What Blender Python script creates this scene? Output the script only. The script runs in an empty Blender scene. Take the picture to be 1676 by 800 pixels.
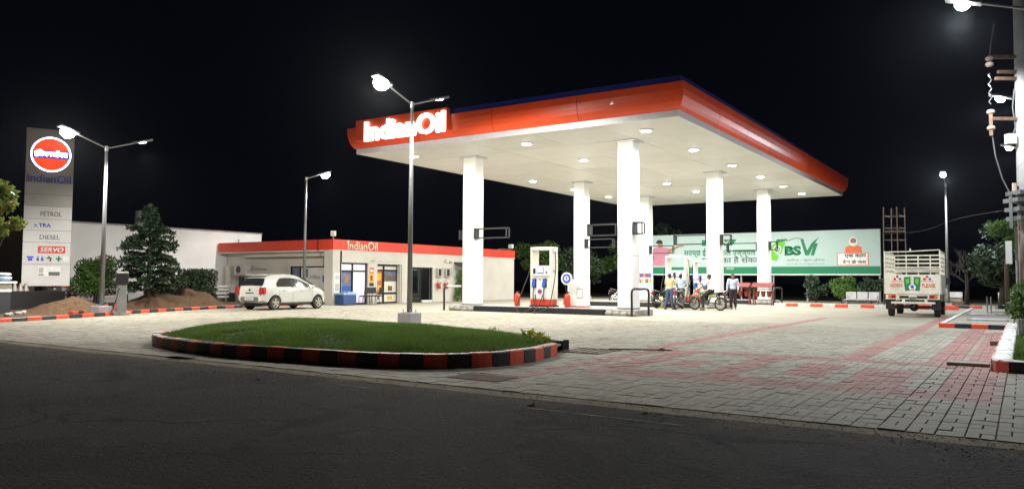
import bpy, bmesh, math, random
import numpy as np
from mathutils import Vector, Matrix, Euler, noise as mnoise
random.seed(7); RNG = np.random.default_rng(7)
PI = math.pi; R = math.radians
S = bpy.context.scene; C = S.collection

# ------------------------------------------------------------------ camera
cam = bpy.data.cameras.new('camera'); co = bpy.data.objects.new('camera', cam); C.objects.link(co)
cam.sensor_fit = 'HORIZONTAL'; cam.sensor_width = 36.0; cam.lens = 36.0*1262.2/1676.0
YAW, PITCH, ROLL = .58552, .04989, .005446
fw = Vector((-math.sin(YAW)*math.cos(PITCH), math.cos(YAW)*math.cos(PITCH), math.sin(PITCH)))
rt = fw.cross(Vector((0, 0, 1))).normalized(); up = rt.cross(fw)
r2 = rt*math.cos(ROLL)+up*math.sin(ROLL); u2 = up*math.cos(ROLL)-rt*math.sin(ROLL)
mw = Matrix((r2, u2, -fw)).transposed().to_4x4(); mw.translation = (0, 0, 1.3)
co.matrix_world = mw
cam.shift_y = -4.45/1676.0
cam.clip_start = .1; cam.clip_end = 2000
S.camera = co

# ------------------------------------------------------------------ world: night sky
W = bpy.data.worlds.new('World'); S.world = W; W.use_nodes = True
bg = W.node_tree.nodes['Background']
bg.inputs[0].default_value = (.0035, .0042, .0085, 1); bg.inputs[1].default_value = .38
S.view_settings.view_transform = 'Standard'; S.view_settings.look = 'None'
S.view_settings.exposure = 0; S.view_settings.gamma = 1
S.cycles.max_bounces = 6; S.cycles.diffuse_bounces = 4; S.cycles.glossy_bounces = 3
S.cycles.transmission_bounces = 4; S.cycles.transparent_max_bounces = 8
S.cycles.sample_clamp_indirect = 4.0; S.cycles.use_denoising = True
S.cycles.caustics_reflective = False; S.cycles.caustics_refractive = False

# lamp powers (W)
P_CANOPY, P_STREET = 330.0, 2100.0

# ------------------------------------------------------------------ materials
MATS = {}
def mat(name, col, rough=.6, metal=0., var=.12, scale=6., bump=0., bscale=60., emit=None, spec=.5, dirt=0., dirtcol=(.09, .07, .05), coat=0., orand=0.):
    if name in MATS: return MATS[name]
    m = bpy.data.materials.new(name); m.use_nodes = True; nt = m.node_tree; N = nt.nodes; L = nt.links
    b = N['Principled BSDF']; MATS[name] = m
    b.inputs['Roughness'].default_value = rough; b.inputs['Metallic'].default_value = metal
    b.inputs['Specular IOR Level'].default_value = spec; b.inputs['Coat Weight'].default_value = coat
    tc = N.new('ShaderNodeTexCoord')
    nz = N.new('ShaderNodeTexNoise'); nz.inputs['Scale'].default_value = scale; nz.inputs['Detail'].default_value = 5
    L.new(tc.outputs['Object'], nz.inputs['Vector'])
    mp = N.new('ShaderNodeMapRange'); mp.inputs[1].default_value = .25; mp.inputs[2].default_value = .75
    mp.inputs[3].default_value = 1-var; mp.inputs[4].default_value = 1+var
    L.new(nz.outputs[0], mp.inputs[0])
    mx = N.new('ShaderNodeVectorMath'); mx.operation = 'SCALE'; mx.inputs[0].default_value = col[:3]
    L.new(mp.outputs[0], mx.inputs['Scale']); out = mx.outputs[0]
    if orand:
        oi = N.new('ShaderNodeObjectInfo'); mo = N.new('ShaderNodeMapRange'); mo.inputs[3].default_value = 1-orand; mo.inputs[4].default_value = 1+orand; L.new(oi.outputs['Random'], mo.inputs[0])
        ms = N.new('ShaderNodeVectorMath'); ms.operation = 'SCALE'; L.new(out, ms.inputs[0]); L.new(mo.outputs[0], ms.inputs['Scale']); out = ms.outputs[0]
    if dirt > 0:
        n2 = N.new('ShaderNodeTexNoise'); n2.inputs['Scale'].default_value = scale*.6; n2.inputs['Detail'].default_value = 9; n2.inputs['Roughness'].default_value = .65
        L.new(tc.outputs['Object'], n2.inputs['Vector'])
        m2 = N.new('ShaderNodeMapRange'); m2.inputs[1].default_value = .48; m2.inputs[2].default_value = .72; m2.inputs[4].default_value = dirt
        L.new(n2.outputs[0], m2.inputs[0])
        mm = N.new('ShaderNodeMix'); mm.data_type = 'RGBA'; L.new(m2.outputs[0], mm.inputs[0]); L.new(out, mm.inputs[6]); mm.inputs[7].default_value = (*dirtcol, 1)
        out = mm.outputs[2]
    L.new(out, b.inputs['Base Color'])
    if bump > 0:
        n3 = N.new('ShaderNodeTexNoise'); n3.inputs['Scale'].default_value = bscale; n3.inputs['Detail'].default_value = 6
        L.new(tc.outputs['Object'], n3.inputs['Vector'])
        bp = N.new('ShaderNodeBump'); bp.inputs['Strength'].default_value = bump; bp.inputs['Distance'].default_value = .02
        L.new(n3.outputs[0], bp.inputs['Height']); L.new(bp.outputs[0], b.inputs['Normal'])
    if emit:
        b.inputs['Emission Color'].default_value = (*emit[:3], 1); b.inputs['Emission Strength'].default_value = emit[3]
    return m
def glass(name, col=(.02, .025, .03), rough=.05, trans=0.):
    if name in MATS: return MATS[name]
    m = mat(name, col, rough, 0, .05, 2); b = m.node_tree.nodes['Principled BSDF']
    b.inputs['Transmission Weight'].default_value = trans; b.inputs['Specular IOR Level'].default_value = .8
    return m

M = dict(
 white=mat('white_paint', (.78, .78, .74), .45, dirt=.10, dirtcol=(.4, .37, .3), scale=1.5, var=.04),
 soffit=mat('soffit_paint', (.73, .725, .70), .5, var=.05, orand=.07, scale=1.2, dirt=.15, dirtcol=(.5, .46, .36)),
 trim=mat('trim_metal', (.62, .62, .62), .35, .3, var=.08),
 red=mat('fascia_red', (.80, .08, .016), .36, var=.10, scale=.8, coat=.12, orand=.10, bump=.08, bscale=2.5, dirt=.08, dirtcol=(.35, .03, .02)),
 bandred=mat('band_red', (.66, .05, .02), .45, orand=.12, var=.08, scale=1.2, dirt=.15, dirtcol=(.3, .05, .03)),
 blue=mat('fascia_blue', (.02, .035, .28), .4, var=.1),
 colwhite=mat('column_white', (.82, .82, .81), .34, var=.04, scale=1.5, dirt=.3, dirtcol=(.5, .48, .43)),
 concrete=mat('concrete', (.36, .34, .31), .85, var=.25, scale=7, bump=.5, bscale=30, dirt=.5, dirtcol=(.12, .10, .08)),
 plinth=mat('plinth_paint', (.40, .37, .40), .7, var=.12, scale=6, dirt=.2, bump=.2),
 black=mat('black_paint', (.012, .012, .013), .45, var=.25, scale=8, dirt=.2, dirtcol=(.05, .045, .04)),
 kerbblack=mat('kerb_black', (.016, .016, .018), .42, var=.3, scale=9, dirt=.35, dirtcol=(.10, .085, .07), bump=.25, bscale=25),
 kerbred=mat('kerb_red', (.70, .075, .025), .45, var=.2, scale=9, dirt=.35, dirtcol=(.22, .12, .09), bump=.25, bscale=25),
 kerbwhite=mat('kerb_white', (.62, .60, .57), .55, var=.15, scale=9, dirt=.35, dirtcol=(.3, .25, .2), bump=.25, bscale=25),
 galv=mat('galvanised_steel', (.42, .43, .44), .4, .75, var=.15, scale=5),
 polegrey=mat('pole_grey', (.17, .175, .175), .5, .35, var=.12),
 steel=mat('dull_steel', (.30, .31, .31), .45, .6, var=.15),
 wall=mat('plaster_wall', (.56, .54, .48), .8, var=.08, scale=1.1, bump=.12, bscale=20, dirt=.2, dirtcol=(.42, .38, .30)),
 wall2=mat('neighbour_plaster', (.84, .83, .81), .85, var=.1, scale=.5, bump=.12, bscale=14, dirt=.25, dirtcol=(.42, .39, .33)),
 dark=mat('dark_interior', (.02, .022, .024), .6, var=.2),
 alu=mat('dark_aluminium', (.015, .016, .02), .4, .3, var=.1),
 soil=mat('brown_soil', (.10, .055, .026), .95, var=.4, scale=9, bump=1., bscale=22, dirt=.4, dirtcol=(.05, .028, .014)),
  barkdk=mat('dark_bark', (.035, .028, .02), .9, var=.3, scale=12),
 bark=mat('tree_bark', (.09, .065, .045), .9, var=.35, scale=12, bump=.6, bscale=30),
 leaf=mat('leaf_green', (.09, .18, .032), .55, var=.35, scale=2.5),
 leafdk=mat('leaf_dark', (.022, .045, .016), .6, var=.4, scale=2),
 leafpine=mat('needle_green', (.022, .05, .020), .6, var=.4, scale=3),
 leaflime=mat('leaf_lime', (.17, .23, .04), .5, var=.4, scale=3),
 leafor=mat('leaf_orange_tip', (.42, .13, .03), .55, var=.3, scale=3),
 leafyel=mat('leaf_yellow', (.30, .33, .03), .5, var=.2),
 rubber=mat('black_rubber', (.018, .018, .018), .75, var=.2, dirt=.3, dirtcol=(.09, .07, .05), scale=12),
 chrome=mat('chrome', (.55, .55, .55), .18, 1., var=.05),
 cream=mat('cream_enamel', (.74, .72, .62), .35, var=.04, scale=2, dirt=.1, dirtcol=(.45, .42, .32)),
 dispwhite=mat('dispenser_white', (.80, .79, .75), .32, var=.03),
 bluepl=mat('blue_plastic', (.03, .12, .50), .35, var=.1),
 purple=mat('screen_bezel', (.10, .06, .40), .4),
 screen=mat('lit_screen', (.7, .7, .8), .3, emit=(.85, .88, 1, 1.1)),
 skin=mat('skin', (.22, .11, .065), .55, var=.12, scale=12),
 hair=mat('black_hair', (.012, .010, .009), .5, var=.2, scale=30, bump=.5, bscale=80),
 cartwhite=mat('car_paint', (.50, .505, .46), .24, var=.03, coat=.6, dirt=.10, dirtcol=(.40, .36, .28), scale=2),
 carglass=glass('car_glass', (.015, .018, .018), .05),
 tail=mat('tail_red', (.45, .01, .02), .2, var=.1, coat=.5),
 amber=mat('amber_lens', (.65, .18, .02), .25),
 wheel=mat('alloy_wheel', (.42, .38, .30), .4, .5, var=.15),
 tgrey=mat('sign_grey', (.47, .46, .42), .5, var=.06, scale=2, dirt=.2, dirtcol=(.22, .2, .17)),
 tlight=mat('sign_light', (.68, .67, .64), .5, var=.05, scale=2, dirt=.2, dirtcol=(.3, .28, .24)),
 tdark=mat('sign_bronze', (.30, .27, .225), .5, .2, var=.1, scale=1.5),
 txtblue=mat('letter_blue', (.06, .08, .55), .4),
 txtgrey=mat('letter_grey', (.12, .12, .12), .5),
 txtblack=mat('letter_black', (.02, .02, .02), .5),
 greenbb=mat('print_green', (.008, .20, .085), .6, var=.05),
 greenlt=mat('print_leaf_green', (.14, .50, .03), .6),
 paleblue=mat('print_pale_blue', (.44, .59, .56), .55, var=.03, scale=.7),
 printpink=mat('print_pink', (.55, .22, .30), .6, var=.25, scale=14),
 printorange=mat('print_orange', (.75, .17, .06), .6),
 printskin=mat('print_skin', (.38, .18, .11), .6),
 printwhite=mat('print_white', (.82, .82, .80), .6),
 bucketred=mat('bucket_red', (.17, .02, .015), .5, var=.2),
 firered=mat('fire_red', (.62, .05, .02), .4, var=.1),
 truckw=mat('truck_cream', (.74, .71, .60), .5, var=.08, scale=5, dirt=.4, dirtcol=(.25, .18, .10)),
 rust=mat('rusty_steel', (.20, .12, .075), .7, .3, var=.35, scale=12),
 ceramic=mat('ceramic_insulator', (.50, .40, .33), .3, var=.1),
 pole=mat('concrete_pole', (.45, .44, .42), .85, var=.15, bump=.2),
 cooler=mat('blue_cooler', (.03, .07, .20), .4, var=.1),
 coolerlid=mat('pale_blue_lid', (.25, .42, .60), .45),
 poster=mat('poster_orange', (.45, .13, .06), .5, var=.2, scale=7),
 posterb=mat('poster_blue', (.14, .16, .24), .4, var=.35, scale=5),
 yellow=mat('poster_yellow', (.70, .45, .03), .5),
 blind=mat('lit_blind', (.7, .68, .78), .6, emit=(.80, .76, 1, .38)),
 tube=mat('lit_tube', (.9, .9, .9), .4, emit=(.9, 1, 1, 5)),
 lamp=mat('lamp_lens', (.9, .9, .9), .4, emit=(1, .97, .92, 130)),
 cool=mat('lamp_lens_cool', (.9, .9, .9), .4, emit=(.85, .92, 1, 90)),
 down=mat('downlight_lens', (.9, .9, .9), .4, emit=(1, .97, .88, 40)),
 ltxt=mat('lit_letter', (.9, .9, .9), .4, emit=(1, .95, .98, 4.0)),
 litred=mat('lit_red', (.8, .1, .02), .4, emit=(1, .055, .006, .85)),
 litblue=mat('lit_blue', (.05, .05, .5), .4, emit=(.05, .05, .6, .5)),
 jeans=mat('jeans_blue', (.05, .08, .16), .8, var=.2, scale=20),
 trous=mat('dark_trousers', (.018, .018, .022), .8, var=.2, scale=20),
 shirty=mat('yellow_shirt', (.62, .54, .28), .8, var=.25, scale=14),
 shirtb=mat('light_blue_shirt', (.42, .55, .66), .8, var=.08, scale=14),
 shirtl=mat('lilac_shirt', (.50, .55, .70), .8, var=.08, scale=14),
 shirtw=mat('white_tshirt', (.76, .76, .77), .8, var=.05, scale=14),
 bikeorange=mat('bike_orange', (.60, .13, .05), .3, coat=.4), bikeblack=mat('bike_black', (.015, .015, .017), .3, coat=.4),
 bikeolive=mat('bike_olive', (.30, .28, .12), .35), bikered=mat('bike_red', (.45, .02, .02), .3, coat=.4), engine=mat('engine_grey', (.20, .20, .20), .45, .7, var=.2),
)

# ------------------------------------------------------------------ mesh helper
def fr(o, xd=(1, 0, 0), n=(0, -1, 0)):
    x = Vector(xd).normalized(); z = Vector(n).normalized(); y = z.cross(x)
    m = Matrix((x, y, z)).transposed().to_4x4(); m.translation = Vector(o); return m
SOUTH = lambda o: fr(o, (1, 0, 0), (0, -1, 0))
EAST = lambda o: fr(o, (0, 1, 0), (1, 0, 0))
class MB:
    def __init__(s, m=None): s.v = []; s.f = []; s.mi = []; s.ms = []; s.c = 0; s.T = None; s.use(m) if m else None
    def use(s, m):
        if isinstance(m, str): m = M[m]
        if m not in s.ms: s.ms.append(m)
        s.c = s.ms.index(m); return s
    def add(s, vs, fs):
        b = len(s.v)
        for p in vs: s.v.append(tuple(s.T @ Vector(p)) if s.T else tuple(p))
        for q in fs: s.f.append(tuple(b+i for i in q)); s.mi.append(s.c)
        return s
    def bx(s, x0, x1, y0, y1, z0, z1):
        return s.add([(x0,y0,z0),(x1,y0,z0),(x1,y1,z0),(x0,y1,z0),(x0,y0,z1),(x1,y0,z1),(x1,y1,z1),(x0,y1,z1)],
                     [(0,3,2,1),(4,5,6,7),(0,1,5,4),(1,2,6,5),(2,3,7,6),(3,0,4,7)])
    def beam(s, p, q, w, h, upv=(0, 0, 1)):
        p, q = Vector(p), Vector(q); d = (q-p).normalized(); u = Vector(upv)
        if abs(d.dot(u)) > .98: u = Vector((1, 0, 0))
        a = d.cross(u).normalized(); u = a.cross(d); a *= w/2; u = u*h/2
        return s.add([p-a-u, p+a-u, p+a+u, p-a+u, q-a-u, q+a-u, q+a+u, q-a+u], [(0,1,2,3),(7,6,5,4),(0,4,5,1),(1,5,6,2),(2,6,7,3),(3,7,4,0)])
    def tube(s, pts, r, n=6, cap=True):
        pts = [Vector(p) for p in pts]; k = len(pts); rs = r if isinstance(r, (list, tuple)) else [r]*k
        vs = []; pu = None
        for i, p in enumerate(pts):
            d = (pts[min(i+1, k-1)]-pts[max(i-1, 0)]).normalized()
            u = pu if pu else (Vector((0, 0, 1)) if abs(d.z) < .9 else Vector((1, 0, 0)))
            a = d.cross(u).normalized(); u = a.cross(d).normalized(); pu = u
            for j in range(n):
                t = 2*PI*j/n; vs.append(p+(a*math.cos(t)+u*math.sin(t))*rs[i])
        fs = [(i*n+j, i*n+(j+1) % n, (i+1)*n+(j+1) % n, (i+1)*n+j) for i in range(k-1) for j in range(n)]
        if cap: fs += [tuple(range(n-1, -1, -1)), tuple((k-1)*n+j for j in range(n))]
        return s.add(vs, fs)
    def cyl(s, p, q, r, r2=None, n=12): return s.tube([p, q], [r, r if r2 is None else r2], n)
    def lathe(s, prof, c=(0, 0, 0), n=16, ax='z'):
        vs = []
        for r, h in prof:
            for j in range(n):
                t = 2*PI*j/n; a, b = r*math.cos(t), r*math.sin(t)
                p = (a, b, h) if ax == 'z' else ((h, a, b) if ax == 'x' else (b, h, a))
                vs.append((p[0]+c[0], p[1]+c[1], p[2]+c[2]))
        k = len(prof); fs = [(i*n+j, i*n+(j+1) % n, (i+1)*n+(j+1) % n, (i+1)*n+j) for i in range(k-1) for j in range(n)]
        fs += [tuple(range(n-1, -1, -1)), tuple((k-1)*n+j for j in range(n))]
        return s.add(vs, fs)
    def ell(s, c, r, n=12, m=8):
        r = (r, r, r) if isinstance(r, (int, float)) else r
        vs = [(c[0], c[1], c[2]-r[2])]
        for i in range(1, m):
            a = -PI/2+PI*i/m
            for j in range(n):
                t = 2*PI*j/n; vs.append((c[0]+r[0]*math.cos(a)*math.cos(t), c[1]+r[1]*math.cos(a)*math.sin(t), c[2]+r[2]*math.sin(a)))
        vs.append((c[0], c[1], c[2]+r[2])); e = len(vs)-1
        fs = [(0, 1+(j+1) % n, 1+j) for j in range(n)]
        fs += [(1+i*n+j, 1+i*n+(j+1) % n, 1+(i+1)*n+(j+1) % n, 1+(i+1)*n+j) for i in range(m-2) for j in range(n)]
        fs += [(e, 1+(m-2)*n+j, 1+(m-2)*n+(j+1) % n) for j in range(n)]
        return s.add(vs, fs)
    def poly(s, pts, mtx, d=.004, z0=0.):        # 2D outline in a frame's XY plane, extruded from z0 to z0+d
        n = len(pts); A = [mtx @ Vector((x, y, z0)) for x, y in pts]; B = [mtx @ Vector((x, y, z0+d)) for x, y in pts]
        ar = sum(pts[i][0]*pts[(i+1) % n][1]-pts[(i+1) % n][0]*pts[i][1] for i in range(n))
        if ar < 0: A.reverse(); B.reverse()
        return s.add(A+B, [tuple(range(n-1, -1, -1)), tuple(range(n, 2*n))]+[(i, (i+1) % n, n+(i+1) % n, n+i) for i in range(n)])
    def disc(s, c, r, mtx, d=.004, n=28, z0=0., rx=None):
        return s.poly([(c[0]+(rx or r)*math.cos(2*PI*i/n), c[1]+r*math.sin(2*PI*i/n)) for i in range(n)], mtx, d, z0)
    def rect(s, x0, x1, y0, y1, mtx, d=.004, z0=0.): return s.poly([(x0,y0),(x1,y0),(x1,y1),(x0,y1)], mtx, d, z0)
    def build(s, name, parent=None, smooth=False, world=False, bevel=0.):
        me = bpy.data.meshes.new(name); me.from_pydata(s.v, [], s.f)
        for m in s.ms: me.materials.append(m)
        if len(s.ms) > 1: me.polygons.foreach_set('material_index', s.mi)
        if smooth: me.polygons.foreach_set('use_smooth', [True]*len(s.f))
        me.update(); o = bpy.data.objects.new(name, me); C.objects.link(o); par(o, parent, world)
        if bevel: b = o.modifiers.new('bevel', 'BEVEL'); b.width = bevel; b.segments = 2; b.limit_method = 'ANGLE'
        return o
def par(o, parent, world=False):
    if parent is None: return o
    o.parent = parent
    if world:
        chain = Matrix.Identity(4); p = parent; lst = []
        while p: lst.append(p); p = p.parent
        for p in reversed(lst): chain = chain @ p.matrix_parent_inverse @ (Matrix.Translation(p.location) @ p.rotation_euler.to_matrix().to_4x4())
        o.matrix_parent_inverse = chain.inverted()
    return o
def tag(o, label=None, cat=None, group=None, kind=None):
    for k, v in (('label', label), ('category', cat), ('group', group), ('kind', kind)):
        if v: o[k] = v
    return o
def thing(name, label, cat, loc=(0, 0, 0), rz=0., group=None):
    o = bpy.data.objects.new(name, None); o.empty_display_size = .2; C.objects.link(o)
    o.location = loc; o.rotation_euler = (0, 0, rz); return tag(o, label, cat, group)
KIDS = lambda o: [c for c in bpy.data.objects if c.parent is o]
def copy_tree(o, parent=None):
    kids = KIDS(o); c = o.copy(); C.objects.link(c)
    if parent is not None: c.parent = parent
    for k in kids: copy_tree(k, c)
    return c
def baked(o, name=None):            # apply the modifiers of a temporary object, return its mesh
    dg = bpy.context.evaluated_depsgraph_get(); me = bpy.data.meshes.new_from_object(o.evaluated_get(dg)); return me
def text(name, body, m, mtx, w=None, h=None, parent=None, world=False, ext=.006, bold=0., shear=0., z0=.003, align='C'):
    cu = bpy.data.curves.new('tmp', 'FONT'); cu.body = body; cu.resolution_u = 3; cu.offset = bold; cu.shear = shear
    t = bpy.data.objects.new('tmp', cu); C.objects.link(t); bpy.context.view_layer.update()
    me = baked(t); bpy.data.objects.remove(t); bpy.data.curves.remove(cu)
    n = len(me.vertices); a = np.empty(n*3); me.vertices.foreach_get('co', a); a = a.reshape(-1, 3)
    lo, hi = a.min(0), a.max(0); sx = w/(hi[0]-lo[0]) if w else None; sy = h/(hi[1]-lo[1]) if h else None
    sx = sx or sy; sy = sy or sx
    a[:, 0] = (a[:, 0]-(lo[0]+hi[0])/2)*sx; a[:, 1] = (a[:, 1]-(lo[1]+hi[1])/2)*sy; a[:, 2] = 0
    # flat letters -> shallow solid letters
    me.vertices.foreach_set('co', a.ravel()); bm = bmesh.new(); bm.from_mesh(me); bpy.data.meshes.remove(me)
    bmesh.ops.remove_doubles(bm, verts=bm.verts, dist=1e-5)
    ex = bmesh.ops.extrude_face_region(bm, geom=bm.faces[:])
    bmesh.ops.translate(bm, vec=(0, 0, ext), verts=[v for v in ex['geom'] if isinstance(v, bmesh.types.BMVert)])
    bmesh.ops.recalc_face_normals(bm, faces=bm.faces)
    bmesh.ops.transform(bm, matrix=mtx @ Matrix.Translation((0, 0, z0)), verts=bm.verts)
    me = bpy.data.meshes.new(name); bm.to_mesh(me); bm.free(); me.materials.append(M[m] if isinstance(m, str) else m)
    o = bpy.data.objects.new(name, me); C.objects.link(o); return par(o, parent, world)

# ------------------------------------------------------------------ ground materials
def ground_mat(name, c1, c2, c3, sc=.35, rough=.9, bump=.6, bscale=90, fine=240, streak=False, spec=.3, dust=False):
    m = bpy.data.materials.new(name); m.use_nodes = True; nt = m.node_tree; N = nt.nodes; L = nt.links; b = N['Principled BSDF']
    g = N.new('ShaderNodeNewGeometry')
    def nz(s, d=6, r=.6, vec=None):
        n = N.new('ShaderNodeTexNoise'); n.inputs['Scale'].default_value = s; n.inputs['Detail'].default_value = d; n.inputs['Roughness'].default_value = r
        L.new(vec or g.outputs['Position'], n.inputs['Vector']); return n.outputs[0]
    def ramp(x, a, bb):
        r = N.new('ShaderNodeMapRange'); r.inputs[1].default_value = a; r.inputs[2].default_value = bb; L.new(x, r.inputs[0]); return r.outputs[0]
    def mix(f, a, bb):
        x = N.new('ShaderNodeMix'); x.data_type = 'RGBA'; L.new(f, x.inputs[0])
        for i, q in ((6, a), (7, bb)):
            if isinstance(q, tuple): x.inputs[i].default_value = (*q, 1)
            else: L.new(q, x.inputs[i])
        return x.outputs[2]
    col = mix(ramp(nz(sc), .35, .65), c1, c2); col = mix(ramp(nz(sc*4, 9, .7), .52, .72), col, c3)
    f = nz(fine, 3, .8); sp = mix(ramp(f, .58, .70), col, tuple(min(1, q*2.1+.01) for q in c1))
    sp = mix(ramp(nz(fine*.8, 3, .8), .60, .72), sp, tuple(q*.3 for q in c1)); col = sp
    if streak:
        mp = N.new('ShaderNodeMapping'); mp.inputs['Scale'].default_value = (.5, 5., 1); L.new(g.outputs['Position'], mp.inputs[0])
        st = ramp(nz(1.6, 8, .75, mp.outputs[0]), .66, .72); col = mix(st, col, tuple(q*2.6 for q in c1))
    if dust:      # sand carried from the paving on to the road's edge, and grit in patches
        sx = N.new('ShaderNodeSeparateXYZ'); L.new(g.outputs['Position'], sx.inputs[0])
        ed = ramp(sx.outputs[1], 6.2, 7.5); m1 = N.new('ShaderNodeMath'); m1.operation = 'MULTIPLY_ADD'; L.new(ed, m1.inputs[0]); m1.inputs[1].default_value = .55; L.new(nz(2.2, 9, .75), m1.inputs[2])
        col = mix(ramp(m1.outputs[0], .72, 1.05), col, (.19, .155, .11))
        vo = N.new('ShaderNodeTexVoronoi'); vo.feature = 'DISTANCE_TO_EDGE'; vo.inputs['Scale'].default_value = .55
        wn_ = N.new('ShaderNodeTexNoise'); wn_.inputs['Scale'].default_value = 1.6; wn_.inputs['Detail'].default_value = 6; L.new(g.outputs['Position'], wn_.inputs['Vector'])
        va = N.new('ShaderNodeVectorMath'); va.operation = 'MULTIPLY_ADD'; L.new(wn_.outputs['Color'], va.inputs[0]); va.inputs[1].default_value = (.9, .9, 0); L.new(g.outputs['Position'], va.inputs[2]); L.new(va.outputs[0], vo.inputs['Vector'])
        ck = N.new('ShaderNodeMath'); ck.operation = 'MULTIPLY'; L.new(ramp(vo.outputs['Distance'], .028, .010), ck.inputs[0]); L.new(ramp(nz(.4, 3, .5), .48, .58), ck.inputs[1]); col = mix(ck.outputs[0], col, (.008, .008, .008))
        pt_ = ramp(nz(.5, 4, .5), .53, .56); dk_ = N.new('ShaderNodeMath'); dk_.operation = 'MULTIPLY'; L.new(pt_, dk_.inputs[0]); dk_.inputs[1].default_value = .55; col = mix(dk_.outputs[0], col, (.016, .0155, .015)); lt_ = N.new('ShaderNodeMath'); lt_.operation = 'MULTIPLY'; L.new(ramp(nz(.8, 7, .7), .54, .66), lt_.inputs[0]); lt_.inputs[1].default_value = .5; col = mix(lt_.outputs[0], col, (.085, .075, .062)); cr = nz(16, 6, .8); col = mix(ramp(cr, .60, .74), col, tuple(q*.45 for q in c1)); col = mix(ramp(nz(23, 5, .8), .62, .72), col, tuple(q*2.4 for q in c1))
    L.new(col, b.inputs['Base Color']); b.inputs['Roughness'].default_value = rough; b.inputs['Specular IOR Level'].default_value = spec
    bp = N.new('ShaderNodeBump'); bp.inputs['Strength'].default_value = bump; bp.inputs['Distance'].default_value = .012
    ad = N.new('ShaderNodeMath'); L.new(nz(bscale, 4, .7), ad.inputs[0]); L.new(f, ad.inputs[1]); L.new(ad.outputs[0], bp.inputs['Height']); bp.inputs['Distance'].default_value = .03 if dust else .012; L.new(bp.outputs[0], b.inputs['Normal'])
    return m
M['asphalt'] = ground_mat('asphalt', (.086, .079, .071), (.048, .044, .040), (.115, .10, .085), .35, .86, 1.9, 30, 30, True, .16, True)
M['earth'] = ground_mat('bare_earth', (.06, .05, .035), (.045, .04, .025), (.03, .028, .02), .3)
M['worn'] = mat('worn_paint', (.13, .125, .11), .8, var=.6, scale=20)
M['sand'] = ground_mat('sandy_edge', (.30, .25, .17), (.36, .31, .22), (.20, .16, .11), .9, .95, .8)
M['base'] = ground_mat('joint_sand', (.19, .17, .135), (.22, .195, .155), (.11, .095, .075), .5)
M['fill'] = ground_mat('joint_fill_sand', (.23, .20, .155), (.27, .24, .185), (.15, .125, .095), .5)
M['slabc'] = ground_mat('concrete_paving', (.34, .31, .26), (.40, .37, .31), (.24, .2, .16), .8, .9, .5)
def paver_mat(name, c1, c2, worn):
    m = bpy.data.materials.new(name); m.use_nodes = True; nt = m.node_tree; N = nt.nodes; L = nt.links; b = N['Principled BSDF']
    oi = N.new('ShaderNodeObjectInfo'); at = N.new('ShaderNodeAttribute'); at.attribute_name = 'tone'
    ad = N.new('ShaderNodeMath'); L.new(oi.outputs['Random'], ad.inputs[0]); L.new(at.outputs['Fac'], ad.inputs[1])
    frc = N.new('ShaderNodeMath'); frc.operation = 'FRACT'; L.new(ad.outputs[0], frc.inputs[0])
    def mix(f, a, bb):
        x = N.new('ShaderNodeMix'); x.data_type = 'RGBA'; L.new(f, x.inputs[0])
        for i, q in ((6, a), (7, bb)):
            if isinstance(q, tuple): x.inputs[i].default_value = (*q, 1)
            else: L.new(q, x.inputs[i])
        return x.outputs[2]
    col = mix(frc.outputs[0], c1, c2); g = N.new('ShaderNodeNewGeometry')
    def nz(s, d, r, a, bb):
        n = N.new('ShaderNodeTexNoise'); n.inputs['Scale'].default_value = s; n.inputs['Detail'].default_value = d; n.inputs['Roughness'].default_value = r
        L.new(g.outputs['Position'], n.inputs['Vector']); q = N.new('ShaderNodeMapRange'); q.inputs[1].default_value = a; q.inputs[2].default_value = bb; L.new(n.outputs[0], q.inputs[0]); return q.outputs[0], n.outputs[0]
    s1, _ = nz(.55, 8, .68, .46, .72); s2, _ = nz(2.6, 8, .75, .54, .72); s3, raw = nz(70, 4, .8, .5, .75)
    def dim(f, k):
        q = N.new('ShaderNodeMath'); q.operation = 'MULTIPLY'; L.new(f, q.inputs[0]); q.inputs[1].default_value = k; return q.outputs[0]
    sx = N.new('ShaderNodeSeparateXYZ'); L.new(g.outputs['Position'], sx.inputs[0]); rq = N.new('ShaderNodeMapRange'); rq.inputs[1].default_value = 11.; rq.inputs[2].default_value = 7.6; rq.inputs[4].default_value = .5; L.new(sx.outputs[1], rq.inputs[0])
    col = mix(rq.outputs[0], col, worn); col = mix(dim(s1, .55), col, worn); s4, _ = nz(1.1, 5, .6, .63, .70); col = mix(dim(s4, .55), col, (.09, .075, .06)); col = mix(dim(s2, .5), col, tuple(q*.55 for q in worn)); col = mix(dim(s3, .35), col, tuple(q*.4 for q in c1))
    L.new(col, b.inputs['Base Color']); b.inputs['Roughness'].default_value = .78; b.inputs['Specular IOR Level'].default_value = .35
    bp = N.new('ShaderNodeBump'); bp.inputs['Strength'].default_value = .5; bp.inputs['Distance'].default_value = .008; L.new(raw, bp.inputs['Height']); L.new(bp.outputs[0], b.inputs['Normal'])
    return m
M['pavgrey'] = paver_mat('paver_grey', (.295, .28, .22), (.385, .365, .29), (.24, .195, .13))
M['pavred'] = paver_mat('paver_red', (.32, .155, .13), (.41, .215, .185), (.29, .185, .145))

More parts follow.
